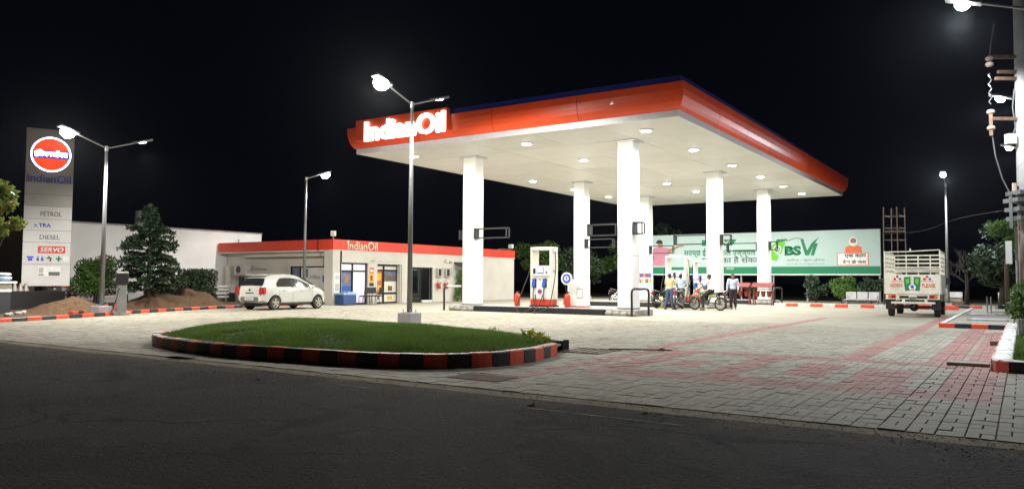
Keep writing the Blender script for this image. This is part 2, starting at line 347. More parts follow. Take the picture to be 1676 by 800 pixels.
# ------------------------------------------------------------------ setting: ground, road, forecourt
g = MB('earth').add([(-400, -300, -.12), (300, -300, -.12), (300, 400, -.12), (-400, 400, -.12)], [(0, 1, 2, 3)]).build('ground'); g['kind'] = 'structure'
rd = MB('asphalt'); xs = np.arange(-120, 60.01, .15)
ye = np.array([7.36+.05*mnoise.noise((x*.9, 0, 0))+.035*mnoise.noise((x*4.1, 3, 0))+.12*mnoise.noise((x*.12, 9, 0)) for x in xs])
vs = [(x, -14, -.03) for x in xs]+[(x, 1.5, -.016) for x in xs]+[(x, y, -.013) for x, y in zip(xs, ye)]; n = len(xs)
rd.add(vs, [(r*n+i, r*n+i+1, (r+1)*n+i+1, (r+1)*n+i) for r in range(2) for i in range(n-1)])
o = rd.build('road'); o['kind'] = 'structure'
sd = MB('sand'); sd.add([(-120, 7.0, -.045), (60, 7.0, -.045), (60, 7.66, -.007), (-120, 7.66, -.007)], [(0, 1, 2, 3)])
o = sd.build('road_edge'); o['kind'] = 'structure'

rm_ = MB('worn'); rg0 = random.Random(8)
for (x0, x1, y_) in ((-4.3, -2.6, 6.78), (-7.2, -6.6, 6.9)):
    n_ = 14; up_ = [(x0+(x1-x0)*i/n_, y_+.012+rg0.uniform(-.012, .012), -.0085) for i in range(n_+1)]; dn_ = [(a, y_-.012+rg0.uniform(-.012, .012), -.0085) for a, _, _ in up_]
    rm_.add(dn_+up_, [(i, i+1, n_+2+i, n_+1+i) for i in range(n_)])
o = rm_.build('road_marking'); o['kind'] = 'structure'
gv = MB('sand'); rg_ = random.Random(2)
for k in range(5200):
    x = rg_.uniform(-20, 2.5); y = 7.75-abs(rg_.gauss(0, .42)) if k < 4000 else rg_.uniform(2.4, 7.4); a = rg_.uniform(.004, .012)*(1 if k < 4000 else .8)
    if y > 7.64: continue
    z = -.013; t_ = rg_.uniform(0, 6.28); p_ = [(x+a*math.cos(t_+q*2.1), y+a*math.sin(t_+q*2.1), z) for q in range(3)]
    gv.add(p_+[(x, y, z+a*.9)], [(0, 1, 3), (1, 2, 3), (2, 0, 3)])
o = gv.build('road_grit'); o['kind'] = 'stuff'
fc = thing('forecourt', None, None, (0, 0, 0)); fc['kind'] = 'structure'
del_keys = [k for k in ('label', 'category') if k in fc.keys()]
MB('base').bx(-45, 12, 7.6, 70, -.1, -.03).build('paving_base', fc)
MB('fill').bx(-45, -1.22, 7.62, 24, -.029, -.0046).build('joint_fill', fc)
MB('fill').bx(-1.219, 12, 14.3, 24, -.029, -.006).build('joint_fill', fc)
ISL = [(-14.0, 8.62), (-12.3, 8.22), (-10.8, 8.16), (-9.4, 8.3), (-8.2, 8.45), (-7.3, 8.78), (-6.72, 9.5), (-6.58, 10.5), (-6.85, 11.7), (-7.3, 12.6),
       (-8.6, 13.2), (-11.0, 14.1), (-13.3, 14.5), (-15.2, 14.1), (-16.1, 12.7), (-15.8, 10.8), (-14.9, 9.3)]
def smooth_loop(P, k=8, closed=True):
    out = []; n = len(P); rng = range(n) if closed else range(n-1)
    for i in rng:
        g = (lambda j: P[j % n]) if closed else (lambda j: P[max(0, min(n-1, j))])
        p0, p1, p2, p3 = [np.array(g(i+q), float) for q in (-1, 0, 1, 2)]
        for a in range(k):
            t = a/k; out.append(tuple(.5*((2*p1)+(-p0+p2)*t+(2*p0-5*p1+4*p2-p3)*t*t+(-p0+3*p1-3*p2+p3)*t**3)))
    if not closed: out.append(tuple(map(float, P[-1])))
    return out
ISLP = smooth_loop(ISL, 8)
def inside(pts, poly):
    x, y = pts[:, 0], pts[:, 1]; r = np.zeros(len(pts), bool); n = len(poly)
    for i in range(n):
        (x1, y1), (x2, y2) = poly[i], poly[(i+1) % n]
        c = ((y1 > y) != (y2 > y)) & (x < (x2-x1)*(y-y1)/((y2-y1) or 1e-9)+x1); r ^= c
    return r
def is_red(x, y):
    r = lambda a, b, c, d: (x > a) & (x < b) & (y > c) & (y < d)
    q = r(-5.95, -5.62, 7.9, 14.1)
    q |= r(-5.3, -.35, 9.95, 10.5) | r(-5.9, -.4, 13.55, 14.2) | r(-5.35, -4.95, 9.95, 13.6)
    q |= r(-2.62, -2.3, 14.2, 34.) | r(-1.3, -.92, 14.2, 25.3) | r(-.8, -.5, 14.2, 24.5) | r(-6.2, -5.9, 14.2, 30.)
    q |= r(-4.75, -4.2, 11.3, 12.4) | r(-2.9, -2.35, 11.2, 13.0) | r(-2.0, -1.25, 10.3, 12.95) | r(-3.85, -3.4, 10.4, 13.8) | r(-.95, -.3, 9.95, 14.2)
    return q
# left boundary of the paved area follows the left kerb
LK = smooth_loop([(-22.6, 7.7), (-23.6, 8.9), (-24.6, 10.44), (-25.4, 12.4), (-26.2, 14.3), (-27.1, 15.9), (-27.9, 17.5), (-28.7, 19.4), (-29.35, 21.5), (-29.7, 24.0), (-29.9, 26.9)], 6, False)
PAVED = [(3.0, 7.5)]+[(3.0, 60.0), (-60, 60.0), (-60, 26.9)]+[(x-.02, y) for x, y in reversed(LK)]
def pavers():
    X, Y = .225, .25; x0s = np.arange(-30.6, 2.2, X); rows = np.arange(7.62, 24.0, Y); cells = []
    for i, x in enumerate(x0s):
        for j, y in enumerate(rows):
            if (i+j) % 2: cells.append((x+X/2, y+Y/2, X, Y))
            else:
                cells.append((x+X/4, y+Y/2, X/2, Y)); cells.append((x+3*X/4, y+Y/2, X/2, Y))
    c = np.array(cells); k = inside(c, PAVED) & ~inside(c, ISLP)
    k &= ~((c[:, 0] > -.42) & (c[:, 1] > 13.35) & (c[:, 1] < 26)) & ~((c[:, 0] > -7.2) & (c[:, 0] < -6.3) & (c[:, 1] > 12.35) & (c[:, 1] < 13.15)) & ~((c[:, 0] > -6.5) & (c[:, 0] < -5.65) & (c[:, 1] > 8.2) & (c[:, 1] < 8.75))
    c = c[k]; d = np.hypot(c[:, 0], c[:, 1]); az = np.degrees(np.arctan2(-c[:, 0], c[:, 1])); d[(az < 1.)] += 50
    order = np.argsort(d); return c, order[:300], order[300:]
CELLS, NEAR, REST = pavers()
def paver_geo(w, l, jit=None):
    a, b, e = w/2-.0042, l/2-.0025, .005
    return [(-a, -b, -.05), (a, -b, -.05), (a, b, -.05), (-a, b, -.05), (-a, -b, -e), (a, -b, -e), (a, b, -e), (-a, b, -e),
            (-a+e, -b+e*.6, 0), (a-e, -b+e*.6, 0), (a-e, b-e*.6, 0), (-a+e, b-e*.6, 0)]
PF = [(0, 1, 5, 4), (1, 2, 6, 5), (2, 3, 7, 6), (3, 0, 4, 7), (4, 5, 9, 8), (5, 6, 10, 9), (6, 7, 11, 10), (7, 4, 8, 11), (8, 9, 10, 11)]
red = is_red(CELLS[:, 0], CELLS[:, 1]); pm = {}
for i in NEAR:
    x, y, w, l = CELLS[i]; key = (bool(red[i]), round(w, 3))
    if key not in pm:
        me = bpy.data.meshes.new('paver'); me.from_pydata(paver_geo(w, l), [], PF); me.materials.append(M['pavred' if red[i] else 'pavgrey']); pm[key] = me
    o = bpy.data.objects.new('paver', pm[key]); C.objects.link(o); o.parent = fc
    o.location = (x, y, random.uniform(-.004, .003)); o.rotation_euler = (random.uniform(-.012, .012), random.uniform(-.012, .012), random.uniform(-.01, .01))
t = CELLS[REST]; n = len(t); base = np.array(paver_geo(1, 1)); V = np.zeros((n, 12, 3))
for key in (.225, .1125):
    k = np.isclose(t[:, 2], key); V[k] = np.array(paver_geo(key, .25))[None]
tilt = RNG.uniform(-.012, .012, (n, 2, 1)); V[:, :, 2] += V[:, :, 0]*tilt[:, 0]+V[:, :, 1]*tilt[:, 1]+RNG.uniform(-.004, .003, (n, 1))
V[:, :, 0] += t[:, 0:1]; V[:, :, 1] += t[:, 1:2]
F = (np.array(PF)[None]+12*np.arange(n)[:, None, None]).reshape(-1, 4)
me = bpy.data.meshes.new('paving'); me.from_pydata(V.reshape(-1, 3).tolist(), [], F.tolist())
me.materials.append(M['pavgrey']); me.materials.append(M['pavred'])
me.polygons.foreach_set('material_index', np.repeat(red[REST].astype(int), 9))
at = me.attributes.new('tone', 'FLOAT', 'FACE'); at.data.foreach_set('value', np.repeat(RNG.random(n), 9))
o = bpy.data.objects.new('paving', me); C.objects.link(o); o.parent = fc; o['kind'] = 'stuff'
# beyond about 24 m the joints are finer than a pixel: one sheet, its red bands set in as strips
MB('pavgrey').bx(-45, 12, 24.0, 70, -.05, -.003).build('far_paving', fc)
rb = MB('pavred')
for a, b, y1 in ((-2.62, -2.3, 34), (-6.2, -5.9, 30), (-1.3, -.92, 25.3)): rb.bx(a, b, 24.0, y1, -.05, .001)
rb.build('red_band', fc)
# ------------------------------------------------------------------ kerbs
def kerb(root, pts, w, h, L, mats, closed=False, side=1, z=0., name='kerb_stone', top=None):
    """stones laid along a polyline; outer face on the line, thickness to the given side"""
    P = [Vector((x, y, 0)) for x, y in pts]
    if closed: P.append(P[0])
    cum = [0.]
    for a, b in zip(P, P[1:]): cum.append(cum[-1]+(b-a).length)
    n = max(1, round(cum[-1]/L)); step = cum[-1]/n
    def atl(s):
        for i in range(len(P)-1):
            if s <= cum[i+1] or i == len(P)-2:
                d = (P[i+1]-P[i]).normalized(); return P[i]+d*(s-cum[i]), d
    def nrm(s):
        d = (atl(min(s+.08, cum[-1]))[0]-atl(max(s-.08, 0))[0]).normalized(); return Vector((-d.y, d.x, 0))*side
    for k in range(n):
        a, b = k*step+.006, (k+1)*step-.006; m = mats[k % len(mats)]; mb = MB(m); sub = 3 if closed or step > .3 else 1; rings = []
        hh = h+random.uniform(-.006, .006)
        for q in range(sub+1):
            s = a+(b-a)*q/sub; p = atl(s)[0]; nn = nrm(s); e = min(.018, h*.2)
            rings.append([p+Vector((0, 0, z-.06)), p+Vector((0, 0, z+hh-e)), p+nn*e+Vector((0, 0, z+hh)), p+nn*(w-e)+Vector((0, 0, z+hh)), p+nn*w+Vector((0, 0, z+hh-e)), p+nn*w+Vector((0, 0, z-.06))])
        vs = [v for r in rings for v in r]; fs = []
        for q in range(sub):
            for j in range(5): f = (q*6+j, q*6+j+1, q*6+7+j, q*6+6+j); fs.append(f if side < 0 else f[::-1])
        fs += [tuple(range(6)) if side > 0 else tuple(range(5, -1, -1)), tuple(sub*6+j for j in (range(5, -1, -1) if side > 0 else range(6)))]
        mb.add(vs, fs); mb.build(name, root, world=True)

# traffic island: painted kerb, earth mound, grass
isl = thing('traffic_island', 'grassy lens shaped traffic island ringed by a red and black kerb', 'traffic island', (-11, 11, 0))
front = smooth_loop([(-14.9, 9.3), (-14.0, 8.62), (-12.3, 8.22), (-10.8, 8.16), (-9.4, 8.3), (-8.2, 8.45), (-7.3, 8.78), (-6.72, 9.5), (-6.58, 10.5), (-6.8, 11.7)], 8, False)
kerb(isl, front, .17, .215, .36, ['kerbred', 'kerbblack'])
back = smooth_loop([(-7.15, 12.75), (-8.6, 13.2), (-11.0, 14.1), (-13.3, 14.5), (-15.2, 14.1), (-16.1, 12.7), (-15.8, 10.8), (-14.9, 9.3)], 8, False)
kerb(isl, back, .17, .19, .36, ['kerbblack', 'kerbwhite', 'kerbwhite'])
def edge_dist(pts, poly):
    d = np.full(len(pts), 1e9); n = len(poly)
    for i in range(n):
        a, b = np.array(poly[i]), np.array(poly[(i+1) % n]); ab = b-a; l = ab@ab
        if l < 1e-9: continue
        tt = np.clip(((pts-a)@ab)/l, 0, 1); d = np.minimum(d, np.hypot(*(pts-a-tt[:, None]*ab).T))
    return d
def mound_h(p):
    d = edge_dist(p, ISLP); nz = np.array([mnoise.noise((x*.8, y*.8, 0))*.03+mnoise.noise((x*3, y*3, 5))*.012 for x, y in p])
    return .135+.215*(1-np.exp(-np.maximum(d-.15, 0)/.9))+nz
gx, gy = np.meshgrid(np.arange(-16.3, -6.4, .16), np.arange(8.0, 14.7, .16)); gp = np.c_[gx.ravel(), gy.ravel()]
ok = (inside(gp, ISLP) & (edge_dist(gp, ISLP) > .10)).reshape(gx.shape); gz = mound_h(gp).reshape(gx.shape)
idx = -np.ones(gx.shape, int); vs = []; fs = []
for i in range(gx.shape[0]):
    for j in range(gx.shape[1]):
        if ok[i, j]: idx[i, j] = len(vs); vs.append((gx[i, j], gy[i, j], gz[i, j]))
for i in range(gx.shape[0]-1):
    for j in range(gx.shape[1]-1):
        q = (idx[i, j], idx[i, j+1], idx[i+1, j+1], idx[i+1, j])
        if min(q) >= 0: fs.append(q)
M['turf'] = mat('turf_soil', (.05, .085, .02), .95, var=.5, scale=3, bump=.8, bscale=30, dirt=.8, dirtcol=(.085, .05, .025))
mb = MB('turf'); mb.add(vs, fs); mb.add([(x, y, .13) for x, y in ISLP[::2]], [tuple(range(len(ISLP[::2])))]); mb.build('soil', isl, smooth=False, world=True)
gm = bpy.data.materials.new('grass_blade'); gm.use_nodes = True; nt = gm.node_tree; b = nt.nodes['Principled BSDF']
at_ = nt.nodes.new('ShaderNodeAttribute'); at_.attribute_name = 'tone'; mx = nt.nodes.new('ShaderNodeMix'); mx.data_type = 'RGBA'; mx.inputs[6].default_value = (.068, .135, .020, 1); mx.inputs[7].default_value = (.15, .235, .042, 1)
nt.links.new(at_.outputs['Fac'], mx.inputs[0]); nt.links.new(mx.outputs[2], b.inputs['Base Color']); b.inputs['Roughness'].default_value = .6
def translucent(m, col_socket, f):
    nt = m.node_tree; b = nt.nodes['Principled BSDF']; tl = nt.nodes.new('ShaderNodeBsdfTranslucent'); ms = nt.nodes.new('ShaderNodeMixShader'); ms.inputs[0].default_value = f
    nt.links.new(col_socket, tl.inputs[0]); nt.links.new(b.outputs[0], ms.inputs[1]); nt.links.new(tl.outputs[0], ms.inputs[2]); nt.links.new(ms.outputs[0], nt.nodes['Material Output'].inputs[0])
translucent(gm, mx.outputs[2], .5)
for k_ in ('leaf', 'leafyel', 'leafor', 'leaflime'): translucent(M[k_], M[k_].node_tree.nodes['Principled BSDF'].inputs['Base Color'].links[0].from_socket, .4)
def grass(name, poly, n, hfun, parent, hmin, hmax, wd=.007, inset=.12, patchy=True):
    lo, hi = np.min(poly, 0), np.max(poly, 0); p = RNG.uniform(lo, hi, (n, 2)); p = p[inside(p, poly)]; d = edge_dist(p, poly); p = p[d > inset]
    nzv = np.array([mnoise.noise((x*.9, y*.9, 2.2)) for x, y in p]); n2 = np.array([mnoise.noise((x*4, y*4, 7)) for x, y in p])
    if patchy:
        bare = np.abs((p[:, 0]+11.9)-(p[:, 1]-10.3)*.55+.35*n2) < .26; bare &= (p[:, 1] > 9.1) & (p[:, 1] < 12)
        keep = (RNG.random(len(p)) < np.where(bare, .06, np.clip(.9+1.2*nzv+.5*n2, .25, 1))); p = p[keep]; nzv = nzv[keep]; n2 = n2[keep]
    z = hfun(p); m = len(p); a = RNG.uniform(0, 2*PI, m); h = RNG.uniform(hmin, hmax, m)*(1+.5*nzv); ln = RNG.normal(0, .8, (m, 2))*h[:, None]
    dx = np.c_[np.cos(a), np.sin(a), np.zeros(m)]*wd; b0 = np.c_[p, z-.015]
    V = np.stack([b0-dx, b0+dx, b0+np.c_[ln, h+.015]], 1).reshape(-1, 3)
    me = bpy.data.meshes.new(name); me.from_pydata(V.tolist(), [], np.arange(3*m).reshape(-1, 3).tolist()); me.materials.append(gm)
    at = me.attributes.new('tone', 'FLOAT', 'FACE'); at.data.foreach_set('value', np.clip(.45+.6*nzv+.25*n2+RNG.normal(0, .2, m), 0, 1))
    o = bpy.data.objects.new(name, me); C.objects.link(o); par(o, parent, True); o['kind'] = 'stuff'; return o
grass('grass', ISLP, 190000, mound_h, isl, .035, .085, .008)
def leafy(clumps, n, size, m, seed, flat=.0):
    """many small leaf quads spread through the volume of several clumps; shell-biased so gaps show"""
    rg = np.random.default_rng(seed); vol = np.array([np.prod(r) for _, r in clumps])**.7; pk = rg.choice(len(clumps), n, p=vol/vol.sum())
    c = np.array([q for q, _ in clumps])[pk]; r = np.array([q for _, q in clumps])[pk]
    d = rg.normal(size=(n, 3)); d /= np.linalg.norm(d, axis=1, keepdims=True); p = c+d*r*(rg.random((n, 1))**.38)
    u = rg.normal(size=(n, 3)); u[:, 2] *= 1-flat; u /= np.linalg.norm(u, axis=1, keepdims=True); w = np.cross(u, rg.normal(size=(n, 3))); w /= np.linalg.norm(w, axis=1, keepdims=True)
    s = size*rg.uniform(.6, 1.4, (n, 1)); mb = MB(m)
    V = np.stack([p-u*s, p+w*s*.42+u*s*.1, p+u*s, p-w*s*.42+u*s*.1], 1).reshape(-1, 3)
    mb.v = [tuple(q) for q in V.tolist()]; mb.f = [tuple(q) for q in np.arange(4*n).reshape(-1, 4).tolist()]; mb.mi = [0]*n; return mb
for k, (x, y, sc) in enumerate(((-8.9, 12.75, 1.), (-7.75, 12.3, 1.25), (-7.35, 12.0, 1.1), (-7.1, 11.75, .9))):
    t = thing('small_plant', ['lone yellow green plant furthest from the kerb gap', 'largest yellow green plant beside the gap in the island kerb', 'yellow green plant second nearest the kerb gap', 'smallest yellow green plant right at the kerb gap'][k], 'plant', (x, y, .17), 0, 'young yellow plants on the island tip')
    leafy([((0, 0, .10*sc), (.14*sc, .14*sc, .09*sc))], 50, .045*sc, 'leafyel', 50+k).build('foliage', t)
    MB('leaf').tube([(0, 0, -.03), (.01, 0, .12*sc)], .008, 5).build('stem', t)

# left kerb: long red/black line, then low kerbs on the right
lk = thing('kerb_line', 'long low red and black kerb curving past the soil heaps on the left', 'kerb', (-27, 15, 0))
kerb(lk, LK, .16, .12, .55, ['kerbred', 'kerbblack'], side=1)
pv = MB('slabc'); n = len(LK)
pv.add([(x-.17, y+.02, .05) for x, y in LK]+[(x-1.25, y+.35, .05) for x, y in LK], [(i, i+1, n+i+1, n+i) for i in range(n-1)])
o = pv.build('pavement'); o['kind'] = 'structure'
sl = MB('soil'); sl.add([(x-1.2, y+.3, .04) for x, y in LK]+[(-48, y+.5, .04) for x, y in LK], [(i, i+1, n+i+1, n+i) for i in range(n-1)])
o = sl.build('verge'); o['kind'] = 'structure'

rk = thing('kerb_bed', 'planting bed at the right edge with white topped red and black kerb', 'planting bed', (-.2, 14, 0))
kerb(rk, [(-.42, 26.2), (-.42, 13.75), (-.36, 13.5), (-.15, 13.36), (2.6, 13.36)], .26, .17, .42, ['kerbwhite']*22+['kerbwhite'], side=1)
kerb(rk, [(-.435, 13.9), (-.40, 13.52), (-.17, 13.345), (.1, 13.345), (.4, 13.345), (.7, 13.345), (1.0, 13.345), (2.6, 13.345)], .02, .155, .3, ['kerbblack', 'kerbred', 'kerbblack', 'kerbblack'], side=1, name='painted_face')
kerb(rk, [(-.445, 26.2), (-.445, 13.95)], .02, .14, .6, ['kerbred', 'kerbred', 'pavred'], side=1, name='painted_face')
MB('turf').bx(-.17, 2.6, 13.6, 26.2, -.05, .10).build('soil', rk, world=True)
grass('grass', [(-.15, 13.62), (2.4, 13.62), (2.4, 26), (-.15, 26)], 30000, lambda p: np.full(len(p), .10), rk, .05, .14, .009, .02, False)
tk = thing('tank_island', 'low paved tank island with manhole covers and red and black kerb right of the pickup', 'tank island', (-1.3, 30, 0))
kerb(tk, [(-.45, 25.5), (-2.1, 25.7)], .16, .13, .42, ['kerbblack', 'kerbred'], side=-1)
kerb(tk, [(-2.1, 25.9), (-2.12, 42.5)], .14, .12, .8, ['kerbwhite'], side=-1)
MB('slabc').bx(-1.96, -.3, 25.7, 42.5, -.04, .09).build('paving', tk, world=True)
for x0, x1, y0, y1 in ((-1.45, -.5, 29.0, 30.4), (-1.75, -.9, 33.5, 36.0), (-1.0, -.35, 37.6, 38.9)):
    f = MB('steel').bx(x0, x1, y0, y1, .09, .115).build('manhole_cover', tk, world=True); MB('concrete').bx(x0-.1, x1+.1, y0-.1, y0-.02, .09, .13).build('cover_rim', f, world=True)
for x in (-1.25, -1.12): MB('galv').cyl((x, 36.6, .09), (x, 36.6, .75), .025, n=8).build('vent_pipe', tk, world=True)
bk = thing('kerb_line', 'far red and white kerb running under the billboard', 'kerb', (-7, 42.4, 0))
kerb(bk, [(-11.2, 42.4), (-2.6, 42.4)], .16, .16, .62, ['kerbwhite', 'kerbred'], side=1)
bk2 = thing('kerb_line', 'short red and black kerb seen beyond the pickup', 'kerb', (-3.5, 45.4, 0))
kerb(bk2, [(-5.8, 45.6), (-1.2, 45.4)], .16, .15, .6, ['kerbred', 'kerbblack', 'kerbred', 'kerbwhite'], side=1)

# small things on the ground
dg_ = thing('drain_grate', 'open iron drain grate beside the island kerb gap', 'drain', (-6.75, 12.75, 0))
MB('dark').bx(-.46, .46, -.41, .41, -.03, -.001).build('pit', dg_)
m_ = MB('rust')
for s_ in (-.45, .42): m_.bx(-.46, .46, s_, s_+.03, -.02, .016)
m_.build('frame', dg_)
for k in range(5): MB('rust').bx(-.40+k*.19, -.35+k*.19, -.42, .42, -.02, .012).build('bar', dg_)
MB('rust').tube([(.2, .45, .02), (1.25, .95, .02)], .014, 6).build('rod', dg_)
o = MB('soil').bx(-6.48, -5.67, 8.22, 8.73, -.06, .002).build('access_cover'); tag(o, 'brown square access cover sunk in the paving before the island', 'cover')
o = MB('concrete').bx(-1.05, -.47, 14.05, 14.42, .002, .05).build('cover_slab', bevel=.008); tag(o, 'grey slab lying on the red paving near the right bed', 'slab')
o = MB('rust').bx(-.62, -.47, 19.0, 19.5, .002, .09).build('brick_block', bevel=.01); tag(o, 'brown block lying by the kerb of the right bed', 'block')
s_ = MB('kerbwhite'); s_.ell((-5.72, 13.75, .03), (.075, .05, .035), 8, 6); o = s_.build('stone'); tag(o, 'pale stone lying on the open paving', 'stone')
s_ = MB('rubber'); s_.add([(-12.0, 7.62, .004), (-11.75, 7.58, .03), (-11.4, 7.62, .02), (-11.25, 7.7, .004), (-11.5, 7.8, .025), (-11.9, 7.77, .008)], [(0, 1, 5), (1, 4, 5), (1, 2, 4), (2, 3, 4)])
o = s_.build('rubber_scrap'); tag(o, 'black rubber scrap on the paved strip before the island', 'scrap')
for k, (x, y, m) in enumerate(((-3.2, 7.15, 'greenlt'), (-8.4, 6.6, 'concrete'), (-4.4, 6.9, 'concrete'), (-2.2, 4.4, 'concrete'))):
    s_ = MB(m); a = .05+.02*k; s_.add([(x, y, -.012), (x+a, y+.01, .008), (x+a*1.2, y+.05, -.01), (x+.01, y+.06, .006)], [(0, 1, 2, 3)])
    o = s_.build('litter_scrap'); tag(o, ['small green scrap on the asphalt by the paving edge', 'pale scrap on the road below the island', 'pale scrap on the asphalt left of the green one', 'pale scrap on the near dark asphalt'][k], 'litter')

#PART2
# ------------------------------------------------------------------ canopy
CX0, CX1, CY0, CY1, HC = -23.73, -9.23, 23.68, 51.03, 6.675
can = thing('petrol_canopy', 'huge white petrol station canopy with red fascia on six white columns', 'canopy', (-16.5, 37.3, 0))
PROF = [(0, HC+.19), (.05, HC+.20), (.13, HC+.29), (.20, HC+.43), (.25, HC+.60), (.28, HC+.80), (.285, HC+1.05), (.24, HC+1.07), (.20, HC+1.07)]
TRIM = [(-.04, HC-.02), (.0, HC-.02), (.0, HC+.19), (-.04, HC+.19)]
SIDES = [((CX0, CY0), (CX1, CY0), 4), ((CX1, CY0), (CX1, CY1), 8), ((CX1, CY1), (CX0, CY1), 4), ((CX0, CY1), (CX0, CY0), 8)]
def fascia(prof, name, m, gap=.010):
    for (a, b, n) in SIDES:
        a, b = Vector((*a, 0)), Vector((*b, 0)); d = (b-a).normalized(); out = Vector((d.y, -d.x, 0)); Lh = (b-a).length
        for k in range(n):
            s0, s1 = Lh*k/n+(gap if k else 0), Lh*(k+1)/n-(gap if k < n-1 else 0); vs = []
            for s, e in ((s0, -1 if k == 0 else 0), (s1, 1 if k == n-1 else 0)):
                for o_, z in prof: vs.append(a+d*(s+e*o_)+out*o_+Vector((0, 0, z)))
            q = len(prof); fs = [(i, q+i, q+(i+1) % q, (i+1) % q) for i in range(q-1)]+[(q-1, 2*q-1, q, 0)]+[tuple(range(q)), tuple(range(2*q-1, q-1, -1))]
            MB(m).add(vs, fs).build(name, can, world=True)
fascia(PROF, 'fascia_panel', 'red'); fascia(TRIM, 'edge_trim', 'trim', 0)
mb = MB('blue')
I = .12
for x0, x1, y0, y1 in ((CX0-I, CX1+I, CY0-I, CY0-I+.05), (CX0-I, CX1+I, CY1+I-.05, CY1+I), (CX0-I, CX0-I+.05, CY0-I+.051, CY1+I-.051), (CX1+I-.05, CX1+I, CY0-I+.051, CY1+I-.051)): mb.bx(x0, x1, y0, y1, HC+.9, HC+1.29)
mb.build('parapet_band', can, world=True)
MB('trim').bx(CX0+.05, CX1-.05, CY0+.05, CY1-.05, HC+.12, HC+.95).build('roof_deck', can, world=True)
nx, ny = 5, 9
for i in range(nx):
    for j in range(ny):
        w, l = (CX1-CX0-.08)/nx, (CY1-CY0-.08)/ny; x, y = CX0+.04+i*w, CY0+.04+j*l; dz = random.uniform(-.004, .004)
        MB('soffit').bx(x+.009, x+w-.009, y+.009, y+l-.009, HC+dz, HC+.05).build('ceiling_panel', can, world=True)
CA, CB = -20.03, -12.61; ROWS = (27.12, 37.09, 45.7)
for cx in (CA, CB):
    for cy in ROWS:
        h = .32
        c = MB('colwhite').bx(cx-h, cx+h, cy-h, cy+h, .26, 2.24).build('column', can, world=True, bevel=.012)
        for za, zb in ((2.248, 4.05), (4.058, 5.86)): MB('colwhite').bx(cx-h-.001, cx+h+.001, cy-h, cy+h, za, zb).build('cladding_panel', c, world=True, bevel=.012)
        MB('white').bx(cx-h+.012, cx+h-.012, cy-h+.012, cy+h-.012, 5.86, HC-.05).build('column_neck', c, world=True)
        MB('trim').bx(cx-.46, cx+.46, cy-.40, cy+.40, HC-.05, HC-.012).build('collar_plate', c, world=True)
        MB('black').bx(cx-h-.012, cx+h+.012, cy-h-.012, cy+h+.012, .235, .27).build('base_plate', c, world=True)
# raised letter board at the left of the front fascia
MB('red').bx(-23.35, -18.45, CY0-.46, CY0-.27, HC+.42, HC+1.30).build('letter_board', can, world=True, bevel=.02)
MB('red').poly([(CY0-.28, HC+.42), (CY0-.02, HC+.42), (CY0-.02, HC+1.285), (CY0-.28, HC+1.285)], Matrix(((0, 0, 1, -23.2), (1, 0, 0, 0), (0, 1, 0, 0), (0, 0, 0, 1))), 4.6).build('board_backing', can, world=True)
text('lit_letters', 'IndianOil', 'ltxt', SOUTH((-20.62, CY0-.47, 7.43)), 4.25, .84, can, True, .09, .025)

# downlights: three rows of six along the depth of the canopy
LX = ((-21.95, 'left'), (-16.15, 'middle'), (-11.1, 'right')); LY = (25.35, 30.1, 35.1, 39.7, 44.2, 48.5)
ORD = ['nearest the front fascia', 'second from the front', 'third from the front', 'fourth from the front', 'fifth from the front', 'at the far end']
proto = None
for i, (x, side) in enumerate(LX):
    for j, y in enumerate(LY):
        lab = f'round lit downlight in the {side} row of the canopy ceiling, {ORD[j]}'
        if proto is None:
            proto = thing('ceiling_downlight', lab, 'downlight', (x, y, HC-.006), 0, 'round downlights in the canopy ceiling')
            MB('white').lathe([(.16, 0), (.27, -.005), (.27, -.03), (.23, -.045), (.18, -.035)], n=20).build('bezel', proto, smooth=False)
            MB('down').lathe([(.178, -.036), (.15, -.06), (.08, -.075)], n=20).build('lens', proto, smooth=True)
            t = proto
        else: t = copy_tree(proto); t.location = (x, y, HC-.006); t['label'] = lab
        ld = bpy.data.lights.new('downlight_lamp', 'AREA'); ld.shape = 'DISK'; ld.size = .34; ld.energy = P_CANOPY; ld.color = (1, .975, .93); ld.spread = R(172)
        lo = bpy.data.objects.new('downlight_lamp', ld); C.objects.link(lo); lo.location = (x, y, HC-.10)

# sign frames bolted to the columns
def sframe(x0, x1, y, z0, z1, lab, dep=.22, skew=0.):
    t = thing('sign_frame', lab, 'sign frame', (x0, y, z0), 0, 'empty steel sign frames on the columns'); w, h = x1-x0, z1-z0; r = .022
    for yy in (0, dep):
        m_ = MB('black')
        m_.beam((0, yy, 0), (w-skew, yy, 0), r*2, r*2); m_.beam((0, yy, h), (w, yy, h), r*2, r*2)
        m_.beam((0, yy, r), (0, yy, h-r), r*2, r*2); m_.beam((w-skew, yy, r), (w, yy, h-r), r*2, r*2); m_.build('frame_rail', t)
    for (x, z) in ((0, 0), (w-skew, 0), (0, h), (w, h)): MB('black').beam((x, r, z), (x, dep-r, z), r*1.6, r*1.6).build('spacer', t)
    MB('black').bx(-.03, .05, -.05, dep+.05, -.03, h+.03).build('bracket', t); return t
sframe(CA+.37, CA+2.0, 26.75, 3.10, 3.50, 'empty black sign frame on the front left column')
sframe(CB+.37, CB+.72, 26.75, 3.08, 3.50, 'short black sign frame on the right of the front right column')
sframe(CB-1.55, CB-.37, 26.75, 3.06, 3.48, 'empty sign frame left of the front right column')
sframe(CA-.62, CA-.37, 27.0, 3.10, 3.45, 'small sign frame stub left of the front left column')
sframe(CA+.37, CA+2.0, 36.8, 3.08, 3.52, 'empty black sign frame on the second row left column')
sframe(CB-2.0, CB-.37, 36.8, 3.14, 3.58, 'empty sign frame left of the second row right column')
